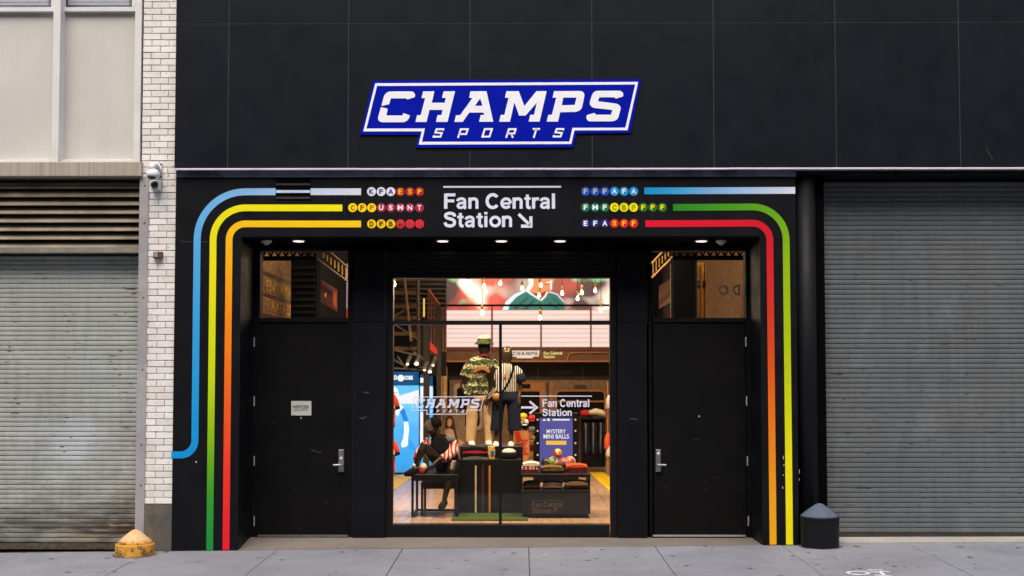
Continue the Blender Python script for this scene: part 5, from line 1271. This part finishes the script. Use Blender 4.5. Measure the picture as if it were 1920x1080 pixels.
# cap stand with caps
Yh = 4.0
hs = thing('cap_stand', 'dark stand of pegs holding caps left of the poster', 'stand', W(994, 900, Yh))
obj('pole', MB().tube([W(1002, 905, Yh+.05), W(1002, 775, Yh+.05)], .014, 8), M['tbl'], hs)
for i in range(5): obj('peg', MB().tube([W(1002, 785+i*18, Yh+.05), W(984, 789+i*18, Yh-.05)], .006, 6), M['scaf'], hs)
for px, py, m_, lab in ((981, 781, 'cap_yellow', 'bright yellow cap at the top left of the cap stand'), (998, 784, 'cloth_red', 'red and tan cap at the top right of the cap stand'), (983, 800, 'cloth_black', 'black cap in the middle left of the cap stand'),
                       (998, 806, 'cloth_grey', 'grey cap under the red one on the cap stand'), (997, 822, 'khaki', 'tan cap in the middle of the cap stand'), (998, 840, 'cloth_maroon', 'maroon cap at the bottom of the cap stand'), (984, 792, 'cloth_white', 'small white cap under the yellow one')):
    if m_ == 'cap_yellow' and m_ not in M: M[m_] = plain('cap_yellow', (.75,.42,.01), .8)
    p = W(px, py, Yh-.04); t = thing('cap', lab, 'cap', p, 'caps on the cap stand')
    obj('crown', MB().lathe(p, [(.052, -.02), (.054, 0), (.044, .03), (.02, .042), (.002, .044)], 14), M[m_], t, smooth=True)
    obj('peak', MB().loft([(p+Vector((0,-.03,-.016)), .045, .01), (p+Vector((0,-.08,-.026)), .038, .007), (p+Vector((0,-.105,-.032)), .02, .004)], 10), M[m_], t, smooth=True)
# clothes rack on the right, its top shelf of folded things
Yk = 8.2
rk = thing('clothes_rack', 'dark rack of black garments at the right of the window', 'rack', W(1112, 878, Yk))
obj('carcass', MB().pbox(1088, 783, 1136, 786, Yk, .6).pbox(1088, 786.3, 1090, 876, Yk, .6).pbox(1134, 786.3, 1136, 876, Yk, .6).pbox(1090.3, 786.3, 1133.7, 876, Yk+.5, .05), M['tbl'], rk)
for i in range(9):
    px = 1093 + i*4.7
    tag(obj('hanging_shirt', MB().loft(RG(Yk+.05, [(px, 792, 1.2, 8), (px, 800, 1.8, 20), (px+random.uniform(-1,1), 830, 2.1, 18), (px, 852+random.uniform(-4,6), 2.0, 17)]), 10), [M['cloth_black'], M['cloth_grey'], M['navy']][i % 3], None, smooth=True),
        '%s shirt hanging in the dark rack, %s from the left' % (['black', 'grey', 'navy'][i % 3], ['first', 'second', 'third', 'fourth', 'fifth', 'sixth', 'seventh', 'eighth', 'ninth'][i]), 'shirt', 'shirts hanging in the rack')
zr = Z(783, Yk)
tag(obj('folded_shirt', MB().loft([((X(1089, Yk), Yk+.15, zr+.06), .05, .12), ((X(1100, Yk), Yk+.15, zr+.065), .058, .14), ((X(1112, Yk), Yk+.15, zr+.05), .045, .12)], 10), M['cloth_red'], None, smooth=True), 'red folded cloth on top of the dark rack', 'shirt')
tag(obj('folded_shirt', MB().loft([((X(1104, Yk), Yk+.05, zr+.08), .03, .1), ((X(1116, Yk), Yk+.05, zr+.095), .055, .12), ((X(1128, Yk), Yk+.05, zr+.075), .05, .12), ((X(1134, Yk), Yk+.05, zr+.05), .03, .08)], 10), M['cream'], None, smooth=True), 'cream crumpled cloth on top of the dark rack', 'shirt')
for px, y0, y1, m_, lab in ((1141.5, 741, 766, 'cloth_white', 'white garment at the upper right edge of the glass'), (1139, 812, 842, 'cloth_orange', 'orange garment at the right edge of the glass'), (1142, 832, 856, 'cloth_white', 'white garment low at the right edge of the glass')):
    tag(obj('hanging_garment', MB().loft(RG(6.0, [(px+1, y0, 2, 3), (px, y0+8, 5, 6), (px-.5, y1-4, 6, 6), (px, y1, 4.5, 5)]), 12), M[m_], None, smooth=True), lab, 'garment')
rp = thing('garment_rail', 'tan post carrying garments at the right edge of the glass', 'rail', W(1146, 880, 6.1))
obj('post', MB().pbox(1138.5, 716, 1140.5, 884, 6.12, .04), pt('rail_tan', (196,132,78)), rp)
# jerseys at the left edge
M['jersey'] = plain('jersey_orange_red', (.70,.06,.015), .8, 0, .2, .12, 12)
jr = thing('jersey_rail', 'slim rail carrying red jerseys at the left edge of the glass', 'rail', W(738, 900, 5.2))
obj('post', MB().pbox(730, 735, 731.5, 905, 5.3, .03), M['scaf'], jr); obj('arm', MB().pbox(728, 736, 745, 737.5, 5.25, .03), M['scaf'], jr)
for y0, y1, lab in ((738, 802, 'red jersey with white front, upper one at the left edge'), (824, 890, 'red jersey with white front, lower one at the left edge')):
    j = thing('jersey', lab, 'jersey', W(736, y0, 5.1))
    obj('torso', MB().loft(RG(5.1, [(728, y0, 4, 4), (730, y0+4, 11, 6), (731, y0+25, 10, 6), (731, y1-14, 10, 6), (732, y1, 9, 5)]), 14), M['jersey'], j, smooth=True)
    obj('sleeve', MB().loft(RG(5.05, [(737, y0+3, 4, 4), (742, y0+14, 5, 4), (745, y0+27, 5, 4)]), 10), M['jersey'], j, smooth=True)
    obj('front_panel', MB().pprism([[(733, y0+10), (737, y0+14), (741, y0+28), (733, y0+29)]], 5.02, .01), M['cloth_white'], j)
    obj('cuff', MB().loft(RG(5.04, [(744, y0+25, 5.6, 4.6), (745.5, y0+30, 5.4, 4.4)]), 10), M['cloth_black'], j)
# portrait poster behind the seated mannequin
pr = thing('portrait_poster', 'tall poster of a seated long haired figure behind the seated mannequin', 'poster', W(850, 850, 8.6))
obj('sheet', MB().pbox(828, 770, 872, 862, 8.6, .03), pt('poster_taupe', (120,98,80)), pr)
def pp(nm, P_, col, k): obj(nm, MB().pprism([P_], 8.6-k, .003), pt('poster_%02x%02x%02x' % col, col), pr)
pp('pictured_hair', [(836,784),(841,779),(848,780),(852,788),(853,800),(856,815),(860,828),(854,826),(848,812),(840,806),(834,800)], (32,22,18), .006)
pp('pictured_face', [(839,788),(843,784),(847,788),(847,796),(843,801),(839,797)], (196,138,92), .010)
pp('pictured_torso', [(834,806),(842,803),(850,806),(858,822),(868,828),(872,832),(868,836),(850,836),(836,840)], (188,150,118), .008)
pp('pictured_hair', [(850,806),(853,806),(861,832),(857,833)], (32,22,18), .012)

# ------------------------------------------------------------------ what the two transom windows show
M['dim_steel'] = plain('fire_escape_steel', (.05,.035,.02), .5, .3); M['bal_gold'] = plain('baluster_gold', (.26,.145,.028), .5)
def lettered(px0, py0, px1, py1, body):
    a = WX(px0, py0, IX0); d = WX(px1, py1, IX0); z1_ = a.z; z0_ = d.z
    me = text_mesh(body, a.y, d.y, z0_, z1_, 0, th=.002, bold=.02)
    me.transform(Matrix(((0, -1, 0, IX0+.003), (1, 0, 0, 0), (0, 0, 1, 0), (0, 0, 0, 1)))); return me
gsn = thing('wall_lettering', 'faded block lettering on the brick wall behind the left transom pane', 'sign', WX(520, 550, IX0))
obj('lettering', lettered(499, 524, 546, 560, 'ENTAYA'), plain('faded_letter_paint', (.40,.25,.085), .9, 0, .2, .5, 14), gsn)
obj('lettering', lettered(499, 560, 546, 592, 'TAXERES'), bpy.data.materials['faded_letter_paint'], gsn)
for q0, q1 in ((509, 516), (538, 541), (549, 556), (589, 596)):
    za_, zb2 = WX(497, q0, IX0).z, WX(497, q1, IX0).z
    obj('band', MB().box(IX0, IX0+.0025, .9, 5.1, zb2, za_), pt('faded_band_brown', (66, 44, 24)), gsn)
def truss(name, lab, x0, x1, Y, y0, y1):
    t = thing(name, lab, 'truss', W((x0+x1)/2, y1, Y))
    obj('chord', MB().pbox(x0, y1-8, x1, y1, Y, .06), M['matte'], t); obj('chord', MB().pbox(x0, y0-3, x1, y0, Y, .06), M['matte'], t)
    mb = MB(); n = int((x1-x0)//13)
    for i in range(n):
        a = x0 + (x1-x0)*i/n; d = x0 + (x1-x0)*(i+1)/n
        stroke(mb, [(W(u, v, Y).x, W(u, v, Y).z) for u, v in ((a, y1-8), ((a+d)/2, y0), (d, y1-8))], .02, Y+.01, .03)
    obj('web', mb, M['matte'], t); return t
truss('roof_truss', 'black lattice truss across the top of the left transom pane', 478, 592, 2.2, 468, 488)
truss('roof_truss', 'black lattice truss across the top of the right transom pane', 1262, 1402, 2.2, 468, 487)
lc = thing('slatted_cabinet', 'tall black slatted unit behind the left transom pane', 'cabinet', W(569, 700, 3.4))
obj('case', MB().pbox(546, 487, 591, 900, 3.4, .3), M['matte'], lc)
for i in range(9): obj('slat', MB().pbox(547, 500+i*12, 590, 504+i*12, 3.385, .012, .003), M['black'], lc)
bc = thing('tall_cabinet', 'tall plain black unit behind the right transom pane', 'cabinet', W(1284, 700, 3.4))
obj('case', MB().pbox(1263, 480, 1307, 900, 3.4, .3), M['matte'], bc); obj('plinth', MB().pbox(1264, 900.5, 1306, 915, 3.42, .26), M['black'], bc)
def stairrail(name, lab, A, B, n, Y, gold):
    t = thing(name, lab, 'railing', W(A[0][0], A[0][1], Y))
    for (p_, q_) in (A, B): obj('rail', MB().tube([W(p_[0], p_[1], Y), W(q_[0], q_[1], Y)], .014, 8), gold, t)
    for i in range(n):
        u = (i+.5)/n; a = [A[0][k]+(A[1][k]-A[0][k])*u for k in (0, 1)]; d = [B[0][k]+(B[1][k]-B[0][k])*u for k in (0, 1)]
        x_ = (a[0]+d[0])/2; obj('baluster', MB().tube([W(x_, a[1]+2, Y), W(x_, d[1]-2, Y)], .009, 6), M['bal_gold'], t)
    return t
stairrail('stair_railing', 'slanted fire escape railing with gold bars behind the left transom', ((616,470),(652,501)), ((590,482),(652,528)), 7, 4.2, M['dim_steel'])
stairrail('stair_railing', 'slanted golden stair railing behind the right transom', ((1222,494),(1248,466)), ((1222,521),(1264,479)), 6, 4.2, M['bal_gold'])
bnr = thing('hanging_banner', 'dark red hanging panel with a small tick behind the left transom', 'banner', W(616, 555, 4.6))
obj('cloth', MB().pprism([[(599,522),(632,543),(632,584),(599,566)]], 4.6, .02), pt('banner_dark_red', (74,38,40)), bnr)
obj('tick', MB().pprism([[(608,547),(610,553),(613.5,545),(610,558)]], 4.59, .004), pt('banner_tick', (230,200,130)), bnr)
obj('patch', MB().pprism([[(624,545),(631,549),(631,580),(624,570)]], 4.59, .004), pt('banner_orange', (140,56,36)), bnr)
b2 = thing('hanging_banner', 'brown hanging panel behind the right transom', 'banner', W(1247, 555, 4.6))
obj('cloth', MB().pprism([[(1236,536),(1258,522),(1258,566),(1236,579)]], 4.6, .02), pt('banner_brown', (86,56,38)), b2)
for px, lab in ((594, 'lilac post with a red foot behind the left transom'), (1260, 'pale lit post with a red foot behind the right transom'), (651, 'thin grey post with a red foot at the right side of the left transom')):
    t = thing('striped_post', lab, 'post', W(px, 600, 4.4)); w = 3.6 if px == 594 else 2 if px == 1260 else 1.2
    obj('shaft', MB().pbox(px-w, 494, px+w, 578, 4.4, .06), pt('post_lilac', (120,112,140)) if px != 1260 else em('post_lit', (255,225,130), .45), t)
    obj('foot', MB().pbox(px-w, 578.3, px+w, 640, 4.4, .06), em('post_red', (220,44,30), .6), t)
nb_ = thing('number_sign', 'yellowish strip with dark number 25 behind the right transom', 'sign', W(1317, 545, 3.6))
obj('strip', MB().pbox(1308, 492, 1324, 600, 3.6, .04), pt('strip_ochre', (190,130,50)), nb_)
obj('digit', ptext('2', 1306.5, 526, 1314, 539, 3.59, bold=.03), M['ink'], nb_); obj('digit', ptext('5', 1316, 526, 1324, 539, 3.59, bold=.03), M['ink'], nb_)
for px in (1313, 1321): obj('rod', MB().pbox(px-.7, 492, px+.7, 600, 3.57, .02), M['matte'], nb_)
sg = thing('window_letters', 'faint grey ring letters on the right transom glass', 'sign', W(1370, 544, YD))
M['faint'] = plain('faint_grey_vinyl', (.34,.31,.29), .7)
for pts, cl in (([(1356.5+8*math.cos(a*.5236), 544-8*math.sin(a*.5236)) for a in range(12)], True), ([(1386,535.5),(1386,552.5),(1380,551),(1375.5,545),(1376,540),(1380,536.5)], True)):
    q = MB(); stroke(q, [(W(a, b_, YD+.02).x, W(a, b_, YD+.02).z) for a, b_ in pts], .018, YD+.024, .002, cl); obj('letter', q, M['faint'], sg)
